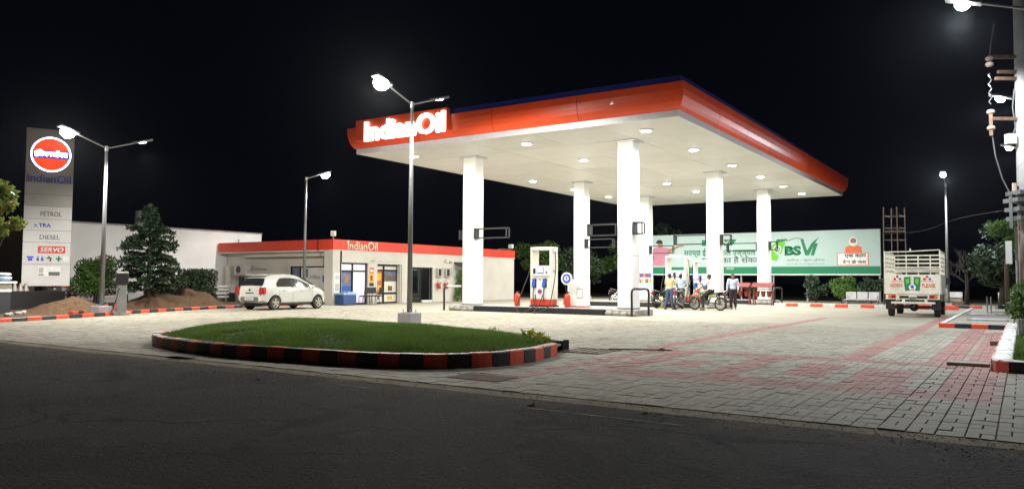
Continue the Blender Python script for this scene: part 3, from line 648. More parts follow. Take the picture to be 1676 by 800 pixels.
sframe(CB+.37, CB+.85, 36.8, 3.10, 3.55, 'short black sign frame right of the second row right column')
sframe(CA+.37, CA+1.9, 45.4, 3.05, 3.5, 'empty black sign frame on the back left column before the pink print')
sframe(CB-2.1, CB-.37, 45.4, 3.1, 3.55, 'empty sign frame left of the back right column')
sframe(CB+.37, CB+.8, 45.4, 3.15, 3.6, 'short sign frame at the back right column by the green nozzle print')

# ------------------------------------------------------------------ pump islands
def pump_island(y0, y1, lab):
    t = thing('pump_island', lab, 'pump island', (-16.3, (y0+y1)/2, 0), 0, 'raised pump islands under the canopy'); cy = (y0+y1)/2
    MB('black').bx(-19.35, -13.2, y0, y1, -.01, .225).build('island_kerb', t, world=True, bevel=.025)
    MB('concrete').bx(-19.30, -13.25, y0+.06, y1-.06, .225, .235).build('island_top', t, world=True)
    for cx in (CA, CB):
        m_ = MB('concrete'); a = cx-.66; b = cx+.66
        if cx == CA: b = -19.36
        else: a = -13.19
        m_.bx(a, b, y0+.04, y1-.04, -.01, .23); m_.build('column_plinth', t, world=True, bevel=.04)
        rg = random.Random(int(cx*10+y0))
        for k in range(4):
            q = MB('concrete'); q.ell((a+(b-a)*(k+.5)/4, y0+.02, .08+rg.uniform(-.02, .05)), (.17, .09, .09), 8, 6); q.build('mortar_lump', t, world=True)
pump_island(26.25, 28.0, 'black sided raised island nearest the camera under the front pump')
pump_island(36.1, 37.9, 'black sided raised island behind the motorcycles')
pump_island(44.85, 46.5, 'low raised island furthest back under the canopy')

def dispenser(loc, W_, H_, D_, lab, kind=0):
    t = thing('fuel_dispenser', lab, 'fuel dispenser', loc, 0, 'white fuel dispensers on the pump islands'); w = W_/2; d = D_/2; zt = H_
    k = H_/2.42; zo0, zo1 = 1.66*k, 2.30*k
    m_ = MB('cream')
    m_.bx(-w, -w+.075, -d, d, zo0, zo1); m_.bx(w-.075, w, -d, d, zo0, zo1); m_.bx(-w, w, -d, d, zo1, zt); m_.bx(-w, w, -d, d, .30*k, zo0)
    m_.build('cabinet', t, bevel=.018)
    MB('dispwhite').bx(-w+.03, w-.03, -d-.012, -d, .34*k, zo0-.03).build('front_panel', t, bevel=.006)
    f = MB('dispwhite'); f.bx(-w+.03, w-.03, -d-.012, -d, zo1+.02, zt-.02); f.build('head_panel', t, bevel=.006)
    MB('firered').bx(-w+.02, w-.02, -d-.016, d-.03, .06, .30*k-.004).build('skirt', t, bevel=.01)
    MB('black').bx(-w-.03, w+.03, -d-.03, d+.03, 0, .06).build('base_plate', t)
    F_ = SOUTH((0, -d-.012, 0))
    if kind == 0:
        s = MB('purple').rect(-.17, .15, 1.36*k, 1.62*k, F_, .02).build('screen_bezel', t); MB('screen').rect(-.14, .12, 1.40*k, 1.59*k, F_, .008, .02).build('screen', s)
        MB('black').rect(-.34, -.23, 1.34*k, 1.55*k, F_, .025).build('keypad', t); MB('txtgrey').rect(.26, .33, 1.36*k, 1.44*k, F_, .03).build('card_slot', t)
        MB('trim').rect(-w+.05, w-.05, 1.24*k, 1.28*k, F_, .05).build('ledge', t)
    else:
        for x in (-.26, .20):
            s = MB('purple').rect(x-.15, x+.15, 1.32*k, 1.60*k, F_, .02).build('screen_bezel', t); MB('screen').rect(x-.12, x+.12, 1.37*k, 1.57*k, F_, .008, .02).build('screen', s)
        MB('black').rect(-.08, .02, 1.18*k, 1.55*k, F_, .025).build('keypad', t); MB('trim').rect(-w+.05, w-.05, 1.10*k, 1.14*k, F_, .05).build('ledge', t)
    for x in (-.27, .22):
        b_ = MB('black').rect(x-.085, x+.085, .78*k, 1.14*k, F_, .05).build('nozzle_holder', t)
        nz = MB('bluepl'); nz.poly([(x-.09, .80*k), (x+.05, .80*k), (x+.075, 1.0*k), (x+.05, 1.13*k), (x-.03, 1.10*k), (x-.075, .95*k)], F_, .07, .05)
        nz.use('galv').poly([(x-.03, 1.08*k), (x+.03, 1.12*k), (x+.06, 1.17*k), (x+.01, 1.19*k)], F_, .03, .06); nz.build('nozzle', t, bevel=.01)
        MB('rubber').tube([(x-.02, -d-.06, .80*k), (x-.03, -d-.10, .45*k), (x, -d-.08, .20)], .016, 6).build('hose_drop', t)
    e = MB('printwhite').disc((-.02, .62*k), .115, F_, .006).build('emblem_ring', t); MB('firered').disc((-.02, .62*k), .10, F_, .006, z0=.006).build('emblem_disc', e); MB('txtblue').rect(-.12, .08, .585*k, .655*k, F_, .004, .013).build('emblem_bar', e)
    MB('txtgrey').poly([(-.07, 1.13*k), (.03, 1.13*k), (-.02, 1.06*k)], F_, .01).build('arrow_mark', t)
    for sx in (-1, 1):
        x = sx*(w+.02)
        MB('cream').bx(min(x, x+sx*.07), max(x, x+sx*.07), -.10, .10, zt-.2, zt-.02).build('hose_arm', t, bevel=.01)
        pts = smooth_loop([(x+sx*.05, -.05, zt-.16), (x+sx*.10, -d*.4, zt*.62), (x+sx*.20, -d-.2, zt*.3), (x+sx*.22, -d-.62, .02), (x-sx*.10, -d-.95, -.19), (x-sx*.32, -d-.80, -.17), (x-sx*.40, -d-.30, .08), (x-sx*.33, -d-.10, .5*k)] if kind == 0 else
                          [(x+sx*.05, -.05, zt-.16), (x+sx*.12, -d*.4, zt*.62), (x+sx*.16, -d-.1, zt*.3), (x+sx*.05, -d-.2, .1), (x-sx*.25, -d-.15, .12), (x-sx*.33, -d-.08, .5*k)], 6, False)
        MB('rubber').tube(pts, .021, 7).build('hose', t, smooth=True)
        MB('txtgrey').bx(min(sx*w, sx*(w+.012)), max(sx*w, sx*(w+.012)), -.06, -.01, 1.38*k, 1.5*k).build('door_lock', t)
    return t
dispenser((-16.34, 27.03, .235), .98, 2.42, .56, 'tall white fuel dispenser with two blue nozzles on the nearest island')
dispenser((-14.5, 36.95, .235), 1.05, 2.34, .62, 'white fuel dispenser with two lit screens behind the yellow shirted man', 1)
dispenser((-13.25, 37.1, .235), .80, 2.1, .5, 'shorter white fuel dispenser half hidden by a column behind the white shirted rider', 1)

# U shaped guard rails
def guard(p, q, h, m, lab, top='black'):
    t = thing('guard_rail', lab, 'guard rail', (p[0], p[1], 0), 0, 'bent steel guards at the island ends'); dx, dy = q[0]-p[0], q[1]-p[1]; r = .045
    a = smooth_loop([(0, 0, 0), (0, 0, h*.5), (0, 0, h-.12), (dx*.12, dy*.12, h), (dx*.5, dy*.5, h), (dx*.88, dy*.88, h), (dx, dy, h-.12), (dx, dy, h*.5), (dx, dy, 0)], 4, False)
    n = len(a)
    MB(m).tube(a[:13], r, 8).build('leg', t, smooth=True); MB(top).tube(a[12:n-12], r*1.01, 8).build('top_bar', t, smooth=True); MB(m).tube(a[n-13:], r, 8).build('leg', t, smooth=True)
    for x, y in ((0, 0), (dx, dy)): MB('steel').bx(x-.1, x+.1, y-.1, y+.1, 0, .012).build('foot_plate', t)
guard((-11.98, 26.02), (-11.72, 26.95), 1.0, 'black', 'black bent guard rail at the right end of the nearest island')
guard((-20.95, 26.3), (-20.6, 27.2), 1.02, 'black', 'guard rail with white top bar at the left end of the nearest island', 'kerbwhite')
guard((-11.75, 44.6), (-11.55, 45.4), .95, 'black', 'black guard rail at the right end of the far island by the fire buckets')
guard((-11.8, 36.2), (-11.7, 36.7), .85, 'black', 'black guard rail behind the man in the lilac shirt')

# extinguishers, sign, cabinet, rack
def extinguisher(x, y, z, lab, hose=False, hh=.62):
    t = thing('fire_extinguisher', lab, 'fire extinguisher', (x, y, z))
    MB('firered').lathe([(.10, 0), (.125, .02), (.125, hh*.68), (.10, hh*.8), (.04, hh*.88), (.035, hh*.92)], n=16).build('cylinder', t, smooth=True)
    MB('black').bx(-.05, .09, -.03, .03, hh*.92, hh).build('valve_handle', t)
    MB('rubber').tube(smooth_loop([(-.04, 0, hh*.93), (-.13, -.02, hh*.85), (-.15, -.03, hh*.5), (-.13, -.04, hh*.25)], 5, False), .012, 6).build('hose', t)
    return t
extinguisher(-17.62, 27.0, .235, 'red fire extinguisher standing left of the nearest fuel dispenser')
extinguisher(-15.2, 26.95, .235, 'red fire extinguisher below the round blue sign', hh=.62)
t = thing('round_sign', 'round white sign with blue arrow ring on a thin bent rod', 'sign', (-15.2, 26.75, .86))
MB('black').tube([(0, .1, 0), (-.03, .1, .12), (-.1, .05, .42)], .012, 6).build('rod', t)
d_ = MB('printwhite').disc((.06, .52), .25, SOUTH((0, .04, 0)), .02).build('disc', t); MB('txtblue').disc((.06, .52), .19, SOUTH((0, .02, 0)), .006).build('blue_ring', d_); MB('printwhite').disc((.06, .52), .10, SOUTH((0, .013, 0)), .006).build('inner_disc', d_)
MB('txtblue').poly([(.06, .60), (.12, .52), (.08, .52), (.08, .45), (.04, .45), (.04, .52), (0, .52)], SOUTH((0, .007, 0)), .004).build('arrow', d_)
t = thing('control_cabinet', 'plain white cabinet with a notice standing behind the round sign', 'cabinet', (-15.1, 27.65, .235))
MB('white').bx(-.35, .42, -.25, .25, .04, 1.12).build('body', t, bevel=.012); MB('firered').bx(-.36, .43, -.26, .26, 0, .04).build('base', t); MB('txtgrey').rect(.08, .34, .35, .75, SOUTH((0, -.25, 0)), .004).build('notice', t); MB('printwhite').rect(.10, .32, .38, .72, SOUTH((0, -.254, 0)), .003).build('paper', t)
t = thing('oil_rack', 'white wire rack of oil cans beside the second island', 'display rack', (-16.2, 36.6, .235))
for x in (-.42, .42):
    for y in (-.2, .2): MB('white').cyl((x, y, 0), (x, y, 1.25), .015, n=6).build('post', t)
for z in (.12, .40, .68, .96):
    MB('white').bx(-.42, .42, -.2, .2, z-.012, z).build('shelf', t)
    MB('white').beam((-.42, -.2, z+.12), (.42, -.2, z+.12), .012, .012).build('rail', t)
MB('white').bx(-.40, .40, -.212, -.206, .15, .90).build('front_notice', t)
cols = ['printorange', 'yellow', 'bikered', 'cream', 'txtblue', 'rust']; k = 0; cg = None
for z in (.96, 1.25):
    for i in range(6):
        x = -.34+i*.136; m = cols[(i*2+int(z*10)) % 6]; nm = ['left end', 'second', 'third', 'fourth', 'fifth', 'right end'][i]
        o = MB(m).bx(x-.05, x+.05, -.06, .06, 0, .2).use('black').cyl((x, 0, .2), (x, 0, .24), .022, n=8).build('oil_can'); o.location = (-16.2, 36.6, .237+z)
        if z > 1: o.location.z = .235+1.25
        tag(o, f'oil can at the {nm} of the {"upper" if z > 1 else "lower"} row on the white rack', 'oil can', 'oil cans on the white rack')
MB('white').bx(-.42, .42, -.2, .2, 1.236, 1.25).build('shelf', t)

# ------------------------------------------------------------------ street lamps
def street_lamp(x, y, H, lab, heads=(-1, 1), plinth=.5, arm=(1.31, .42), az=0., lens='lamp', power=None, lamp_side=(-1, 1), ph=.33, tilt=.30, road=1.):
    t = thing('street_lamp', lab, 'street lamp', (x, y, 0), az, 'double armed street lamps round the forecourt')
    if plinth:
        MB('plinth').bx(-plinth/2, plinth/2, -plinth/2, plinth/2, -.05, ph).build('plinth', t, bevel=.012)
        MB('galv').bx(-.17, .17, -.17, .17, ph, ph+.02).build('base_plate', t)
        for a in (-1, 1):
            for b in (-1, 1): MB('galv').cyl((a*.13, b*.13, ph+.02), (a*.13, b*.13, ph+.1), .014, n=6).build('bolt', t)
    z0 = ph+.02 if plinth else 0
    MB('polegrey').cyl((0, 0, z0), (0, 0, H), .085, .045, 10).build('pole', t, smooth=True)
    MB('galv').cyl((0, 0, H-.12), (0, 0, H+.06), .06, n=10).build('pole_cap', t)
    for s in heads:
        MB('galv').tube([(0, s*.05, H), (0, s*arm[0]*.8, H+arm[1]*.8)], .026, 8).build('arm', t)
        rot = Matrix.Translation((0, s*arm[0], H+arm[1])) @ Matrix.Rotation(s*tilt, 4, 'X')
        m_ = MB('steel'); m_.T = rot; m_.bx(-.14, .14, -.34, .34, -.03, .05); h_ = m_.build('lamp_head', t, bevel=.02)
        on = s in lamp_side
        q_ = 1. if lens == 'lamp' else .62  # domed lens oversized: the lamp's glow is built into its shape
        m_ = MB(lens if on else 'tube'); m_.T = rot; m_.lathe([(.20*q_, -.031), (.225*q_, -.10*q_-.01), (.19*q_, -.20*q_), (.11*q_, -.265*q_), (.03*q_, -.28*q_)] if on and (s < 0 or len(heads) == 1) else [(.12, -.031), (.115, -.045), (.05, -.05)] if on else [(.06, -.031), (.05, -.04)], (0, 0, 0), 14); m_.v = [tuple(v) for v in m_.v]; m_.build('lens', h_, smooth=True)
        if on:
            ld = bpy.data.lights.new('street_lamp_light', 'SPOT'); ld.energy = (power or P_STREET)*(road if s < 0 else 1); ld.spot_size = R(170); ld.spot_blend = .3; ld.shadow_soft_size = .12; ld.color = (1, .96, .90) if lens == 'lamp' else (.88, .94, 1)
            lo = bpy.data.objects.new('street_lamp_light', ld); C.objects.link(lo)
            p = Matrix.Translation((x, y, 0)) @ Matrix.Rotation(az, 4, 'Z') @ rot @ Vector((0, 0, -.36)); lo.location = p
            lo.rotation_euler = (Matrix.Rotation(az, 4, 'Z') @ Matrix.Rotation(s*tilt, 4, 'X')).to_euler()
    return t
street_lamp(-15.17, 17.41, 6.56, 'tall double armed street lamp on a concrete block behind the grass island', road=.75)
street_lamp(-26.68, 14.5, 5.85, 'double armed street lamp between the grey air pump and the totem sign', power=P_STREET*1.05)
street_lamp(-29.83, 26.3, 6.33, 'street lamp standing before the low red banded building', heads=(1,), lamp_side=(1,), plinth=.4, ph=.2, arm=(1.25, .42), power=P_STREET*1.0)
street_lamp(-3.39, 47.27, 6.56, 'street lamp directly behind the pickup truck', plinth=.4, ph=.2, lens='cool', heads=(-1,), lamp_side=(-1,), arm=(1.31, .42), power=P_STREET*.8)
for k, (x, y, l) in enumerate(((.42, 17.83, 'street lamp leaning in at the top right above the road'), (.86, 27.66, 'upper of the two lamps seen through the crossarms of the electric pole'), (.95, 38.05, 'lower of the two lamps seen beside the electric pole'))):
    street_lamp(x, y, 6.56, l, plinth=.4, ph=.2, lens='cool', heads=(-1,), lamp_side=(-1,), az=R(-90), power=P_STREET*(.9, .6, .35)[k])
street_lamp(-25.6, 48.3, 6.56, 'far street lamp glimpsed beside the second row left column', heads=(-1,), lamp_side=(-1,), plinth=.4, ph=.2, power=P_STREET*.4)

# ------------------------------------------------------------------ station building
bl = thing('station_building', 'low cream station shop with a red band along its roof', 'building', (-31, 33, 0))
EX, SY, YE, ZB, ZT = -29.1, 27.5, 44.15, 2.80, 3.33
def bwall(x0, x1, y0, y1, z0, z1, name='wall', m='wall'): return MB(m).bx(x0, x1, y0, y1, z0, z1).build(name, bl, world=True)
# east wall in pieces round its openings
for y0, y1, z0, z1 in ((SY+.62, 28.0, 0, ZB), (28.0, 30.04, 2.17, ZB), (30.04, 30.72, 0, ZB), (30.72, 32.72, 2.14, ZB), (32.72, 33.44, 0, ZB), (33.44, 35.44, 2.02, ZB), (35.44, YE, 0, ZB)): bwall(EX-.25, EX, y0, y1, z0, z1)
bwall(EX-.25, EX-.002, SY+.60, SY+.618, 0, ZB, 'pier_joint', 'concrete')
bwall(EX-.62, EX, SY, SY+.598, 0, ZB, 'corner_pier')
for x0, x1, z0, z1 in ((-38.4, -33.0, 0, ZB-.05), (-33.0, -29.78, 1.99, ZB-.05), (-33.0, -29.78, 0, .70), (-29.78, -29.73, 0, ZB-.05)): bwall(x0, x1, SY+.6, SY+.85, z0, z1)
bwall(-38.4, EX-.26, YE-.25, YE, 0, ZB); bwall(-38.4, EX-.26, SY+.86, YE-.26, ZB-.02, ZB+.1, 'roof_slab', 'concrete')
bwall(-36.5, EX-.63, SY+.25, SY+.59, 2.5, ZB-.06, 'ceiling_beam'); bwall(-38.4, EX-.01, SY+.01, SY+.84, ZB-.05, ZB-.002, 'overhang', 'wall2')
for k in range(6):
    a, b = SY-.04+(YE+.08-SY)*k/6, SY-.04+(YE+.08-SY)*(k+1)/6; bwall(EX-.3, EX+.045, a+.004+(0 if k else .001), b-.004, ZB, ZT, 'roof_band', 'bandred')
for k in range(4):
    a, b = -38.35+8.94*k/4, -38.35+8.94*(k+1)/4; bwall(a+.004, b-.004, SY-.04, SY+.3, ZB, ZT, 'roof_band', 'bandred')
bwall(EX-.28, EX+.05, SY-.045, YE+.04, ZB-.035, ZB-.004, 'band_lip', 'wall2'); bwall(-38.35, EX-.29, SY-.045, SY+.2, ZB-.06, ZB-.052, 'band_lip', 'wall2')
M['lettercream'] = mat('letter_cream', (.72, .60, .47), .5)
text('roof_letters', 'IndianOil', 'lettercream', EAST((EX+.05, 29.55, 3.06)), 2.2, .44, bl, True, .03, .006)
def window(y0, y1, z0, z1, cols, rows, rec=.12):
    w = MB('alu'); x = EX-rec; t_ = .055
    w.bx(x-.03, x+.03, y0, y1, z1-t_, z1); w.bx(x-.03, x+.03, y0, y1, z0, z0+t_); w.bx(x-.03, x+.03, y0, y0+t_, z0+t_, z1-t_); w.bx(x-.03, x+.03, y1-t_, y1, z0+t_, z1-t_)
    for c in cols: w.bx(x-.028, x+.028, c-.035, c+.035, z0+t_, z1-t_)
    ys = [y0+t_]+[q for c in cols for q in (c-.035, c+.035)]+[y1-t_]
    for r in rows:
        for i in range(0, len(ys), 2): w.bx(x-.028, x+.028, ys[i], ys[i+1], r-.03, r+.03)
    return w.build('window', bl, world=True)
wn = window(28.02, 30.02, .02, 2.15, [29.0], [1.74])
for a, b, c, d, m in ((28.08, 28.96, 1.78, 2.09, 'blind'), (29.04, 29.96, 1.78, 2.09, 'blind'), (29.04, 29.96, .08, 1.70, 'blind'), (28.08, 28.96, .08, 1.70, 'posterb')): MB(m).bx(EX-.17, EX-.16, a, b, c, d).build('pane', wn, world=True)
F_ = EAST((EX-.16, 0, 0))
MB('printskin').poly([(28.5, 1.15), (28.75, 1.15), (28.78, 1.4), (28.68, 1.58), (28.55, 1.5)], F_, .003).build('print_figure', wn, world=True); MB('printpink').rect(28.12, 28.9, .2, .62, F_, .003).build('print_panel', wn, world=True); MB('bluepl').rect(28.12, 28.9, .72, .95, F_, .003).build('print_panel', wn, world=True)
wn = window(30.74, 32.70, .02, 2.10, [31.55], [.55, 1.82], .3)
bwall(EX-.5, EX-.26, 30.70, 32.74, 2.13, 2.2, 'lintel', 'wall2')
for a, b, c, d, m in ((30.8, 31.5, .6, 1.78, 'poster'), (31.6, 32.64, .6, 1.2, 'cream'), (31.6, 32.64, 1.21, 1.78, 'posterb'), (30.8, 31.5, .08, .5, 'cream'), (31.6, 32.64, .08, .5, 'cream'), (30.8, 32.64, 1.86, 2.06, 'wall2')): MB(m).bx(EX-.36, EX-.345, a, b, c, d).build('pane', wn, world=True)
F_ = EAST((EX-.345, 0, 0))
for (a, b, c, d, m) in ((31.1, 31.4, 1.25, 1.65, 'yellow'), (30.88, 31.05, .9, 1.2, 'printwhite'), (31.15, 31.4, .75, 1.0, 'yellow'), (31.7, 32.5, 1.25, 1.5, 'rust'), (31.95, 32.3, .68, .95, 'rust'), (31.0, 31.3, .2, .4, 'posterb'), (31.9, 32.3, .2, .38, 'yellow')): MB(m).rect(a, b, c, d, F_, .003).build('print_panel', wn, world=True)
for s_ in (30.70, 32.60): bwall(EX-.26, EX-.01, s_, s_+.05, .0, 2.13, 'jamb', 'wall')
# open lit doorway with a dark room behind
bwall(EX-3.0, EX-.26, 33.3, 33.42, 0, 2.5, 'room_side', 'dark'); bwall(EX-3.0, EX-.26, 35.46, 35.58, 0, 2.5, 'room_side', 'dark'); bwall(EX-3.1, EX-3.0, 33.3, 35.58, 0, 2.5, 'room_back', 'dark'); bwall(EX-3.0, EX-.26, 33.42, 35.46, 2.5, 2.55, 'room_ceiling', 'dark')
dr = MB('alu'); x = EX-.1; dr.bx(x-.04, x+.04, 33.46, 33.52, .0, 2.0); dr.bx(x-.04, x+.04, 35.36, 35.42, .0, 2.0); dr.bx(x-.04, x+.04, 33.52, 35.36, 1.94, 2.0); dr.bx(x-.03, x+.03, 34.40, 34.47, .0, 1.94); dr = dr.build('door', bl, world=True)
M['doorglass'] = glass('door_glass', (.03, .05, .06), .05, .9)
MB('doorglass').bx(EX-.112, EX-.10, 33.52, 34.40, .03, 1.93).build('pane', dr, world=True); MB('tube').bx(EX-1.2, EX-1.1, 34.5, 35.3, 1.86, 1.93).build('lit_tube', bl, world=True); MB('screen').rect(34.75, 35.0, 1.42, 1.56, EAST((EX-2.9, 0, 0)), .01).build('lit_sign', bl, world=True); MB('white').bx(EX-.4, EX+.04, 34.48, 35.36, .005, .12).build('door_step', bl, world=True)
MB('tlight').rect(34.4, 34.9, .9, 1.8, EAST((EX-2.98, 0, 0)), .02).build('pale_board', bl, world=True)
# south window and door
w = MB('alu'); y = SY+.68
w.bx(-33.0, -29.78, y-.03, y+.03, 1.93, 1.99); w.bx(-33.0, -29.78, y-.03, y+.03, .70, .76); w.bx(-33.0, -32.94, y-.03, y+.03, .76, 1.93); w.bx(-29.84, -29.78, y-.03, y+.03, .76, 1.93); w.bx(-32.3, -32.24, y-.028, y+.028, .76, 1.93); w = w.build('window', bl, world=True)
MB('posterb').bx(-32.94, -32.3, y+.03, y+.04, .76, 1.93).build('pane', w, world=True); MB('tlight').bx(-32.24, -29.84, y+.03, y+.04, .76, 1.93).build('pane', w, world=True)
F_ = SOUTH((0, y+.03, 0)); MB('txtblue').rect(-30.6, -30.2, 1.15, 1.5, F_, .003).build('print_panel', w, world=True); text('print_letters', 'AdBlue', 'txtgrey', SOUTH((-31.2, y+.03, 1.42)), .8, .2, w, True, .002); MB('posterb').rect(-32.1, -31.7, 1.4, 1.85, F_, .003).build('print_panel', w, world=True)
MB('galv').cyl((-30.05, SY+.55, .7), (-30.05, SY+.55, 2.75), .02, n=6).build('conduit', bl, world=True)
d_ = MB('dark').bx(-37.25, -36.75, SY+.55, SY+.598, .02, 1.92).build('door', bl, world=True); MB('tlight').bx(-36.74, -36.0, SY+.55, SY+.598, .02, 1.85).build('door_leaf', bl, world=True)
bwall(-38.0, -37.6, SY+.2, SY+.59, 0, 2.05, 'buttress')
# things fixed to or standing at the building
t = thing('air_conditioner', 'grey air conditioner on a bracket over the dark side door', 'air conditioner', (-36.5, SY+.3, 1.5))
MB('tgrey').bx(-.55, .45, -.25, .2, 0, .62).build('casing', t, bevel=.02); MB('black').lathe([(.2, -.26), (.2, -.252)], (-.15, 0, .31), 18, 'y').build('fan_grille', t); MB('steel').beam((-.5, -.2, -.05), (.4, -.2, -.05), .04, .04).beam((.4, -.2, -.05), (.45, .28, -.05), .04, .04).build('bracket', t); MB('galv').tube([(.45, 0, .3), (.9, .1, .4), (1.7, .22, .32)], .02, 6).build('pipe', t)
def ac_small(y, lab):
    t = thing('air_conditioner', lab, 'air conditioner', (EX, y, 1.48)); MB('tgrey').bx(0.01, .2, -.26, .26, 0, .52).build('casing', t, bevel=.015); MB('black').bx(.2, .206, -.22, .04, .05, .47).build('fan_grille', t)
    for z in (.12, .24, .38, .5): MB('txtgrey').bx(.2, .205, .12, .22, z-.03, z+.03).build('vent_slot', t)
ac_small(35.95, 'small outdoor cooling unit nearest the open doorway'); ac_small(36.75, 'small outdoor cooling unit beside the creeper')
for k, y in enumerate((35.85, 36.55)):
    t = thing('fire_bucket', ['red fire bucket hanging nearest the doorway', 'red fire bucket hanging nearest the creeper'][k], 'fire bucket', (EX+.17, y, .78), 0, 'red fire buckets on the wall')
    MB('firered').lathe([(.10, 0), (.16, .34), (.145, .34), (.09, .02)], n=14).build('pail', t, smooth=True); MB('printwhite').rect(-.05, .05, .08, .28, EAST((.155, 0, 0)), .006).build('stripe', t); MB('black').tube([(0, -.15, .33), (-.10, -.05, .50), (-.10, .05, .50), (0, .15, .33)], .01, 5).build('handle', t)
t = thing('creeper', 'bushy green creeper climbing the shop wall behind the front left column', 'plant', (EX+.25, 37.9, 0)); leafy([((0, 0, .9), (.22, .65, .55)), ((0, .1, 1.5), (.2, .6, .4)), ((0, -.2, .35), (.2, .5, .35)), ((.05, .5, 1.1), (.25, .5, .6))], 1500, .07, 'leaf', 3).build('foliage', t); MB('bark').tube([(0, 0, 0), (-.05, .1, .8), (-.1, 0, 1.6)], .03, 6).build('stem', t)
t = thing('awning', 'small dark awning above the creeper on the shop wall', 'awning', (EX, 38.2, 2.0)); MB('dark').poly([(0, .32), (.75, 0), (.75, .05), (0, .40)], Matrix(((1, 0, 0, 0.01), (0, 0, 1, -.75), (0, 1, 0, 0), (0, 0, 0, 1))), 1.5).build('sheet', t)
MB('steel').beam((0, -.7, 0), (.7, -.7, .03), .03, .03).build('strut', t)
t = thing('floodlight', 'white floodlight on the corner of the shop roof', 'floodlight', (EX-.1, SY+.1, ZT)); MB('tlight').bx(-.14, .14, -.06, .06, .16, .42).build('housing', t, bevel=.01); MB('cream').bx(-.12, .12, -.07, -.061, .18, .40).build('glass', t); MB('steel').bx(-.02, .02, -.02, .02, 0, .16).build('bracket', t)
t = thing('floodlight', 'small white floodlight at the far end of the shop roof', 'floodlight', (EX-.1, YE-.25, ZT)); MB('white').bx(-.14, .14, -.1, .1, .14, .42).build('housing', t, bevel=.01); MB('printwhite').bx(.14, .15, -.09, .09, .16, .40).build('glass', t); MB('steel').tube([(0, 0, .14), (0, 0, 0)], .02, 6).build('bracket', t); MB('galv').tube([(0, -.1, .05), (0, -.9, .08), (0, -1.6, .02)], .018, 5).build('cable', t)
t = thing('security_camera', 'small bullet camera under the band above the shop wall', 'camera', (EX, 36.6, 2.45)); MB('txtgrey').bx(0, .12, -.03, .03, 0, .05).build('arm', t); MB('white').cyl((.12, -.1, -.02), (.14, .14, -.06), .045, n=8).build('body', t); MB('txtgrey').cyl((.08, .35, -.05), (.1, .5, -.1), .04, n=8).build('junction', t)
o = MB('white').bx(EX, EX+.03, 38.9, 39.3, 2.15, 2.25).use('firered').bx(EX+.03, EX+.034, 38.93, 39.27, 2.17, 2.23).build('wall_plate'); tag(o, 'small red lettered plate high on the end of the shop wall', 'plate')
o = MB('printwhite').bx(EX+.004, EX+.015, 27.62, 27.98, .5, 1.62).use('tgrey').bx(EX+.015, EX+.018, 27.66, 27.94, 1.3, 1.5).bx(EX+.015, EX+.018, 27.66, 27.94, .7, 1.1).build('notice_board'); tag(o, 'faded pale notice beside the blue postered window', 'notice')
t = thing('wall_poster', 'narrow orange and yellow poster between the two shop windows', 'poster', (EX, 30.3, 1.0)); P_ = EAST((.004, 0, 0))
MB('printorange').rect(-.16, .16, .62, .95, P_, .006).build('orange_field', t); MB('yellow').rect(-.16, .16, .12, .62, P_, .006).build('yellow_field', t); MB('txtblack').rect(-.16, .16, -.05, .12, P_, .006).build('black_field', t); MB('bikered').rect(-.1, .06, .25, .52, P_, .004, .006).build('mark', t); MB('printwhite').rect(-.1, .1, .72, .82, P_, .004, .006).build('mark', t)
o = MB('trim').bx(EX+.002, EX+.03, 30.55, 32.6, 2.30, 2.36).bx(EX+.03, EX+.3, 30.3, 30.36, 2.28, 2.34).build('shutter_rail'); tag(o, 'pale rail fixed above the shop window', 'rail')
t = thing('cooler_box', 'dark blue cooler box with pale lid by the shop corner', 'cooler', (EX+.40, 28.05, 0)); MB('cooler').bx(-.3, .3, -.45, .45, .02, .52).build('body', t, bevel=.03); MB('coolerlid').bx(-.32, .32, -.47, .47, .52, .62).build('lid', t, bevel=.02); MB('coolerlid').bx(-.1, .25, -.1, .3, .62, .68).build('bag', t)
def chair(x, y, rz, lab):
    t = thing('office_chair', lab, 'chair', (x, y, 0), rz, 'black chairs by the shop window')
    MB('black').bx(-.23, .23, -.22, .22, .42, .48).build('seat', t, bevel=.015); MB('black').bx(-.23, .23, .20, .25, .58, .90).build('backrest', t, bevel=.02)
    for sx in (-.25, .25): MB('black').tube([(sx, -.24, 0), (sx, -.22, .42), (sx, .23, .46), (sx, .25, .7)], .014, 6).build('frame', t); MB('black').tube([(sx, .24, 0), (sx, .20, .42)], .014, 6).build('leg', t)
chair(EX+.75, 29.1, R(-100), 'black visitor chair nearest the blue cooler box'); chair(EX+.62, 30.1, R(-70), 'black visitor chair nearest the narrow poster'); chair(EX+.6, 29.55, R(-90), 'middle one of the black visitor chairs')
# neighbouring tall white wall
nb = thing('neighbour_building', 'tall blank white wall behind the pine and the totem sign', 'building', (-42, 24, 0))
MB('wall2').bx(-48, -38.5, 18.6, 30.55, 0, 3.98).build('wall', nb, world=True); MB('concrete').bx(-48, -38.47, 18.57, 30.58, 3.98, 4.06).build('coping', nb, world=True); MB('galv').cyl((-38.44, 28.9, 0), (-38.44, 28.9, 3.6), .04, n=8).build('downpipe', nb, world=True)

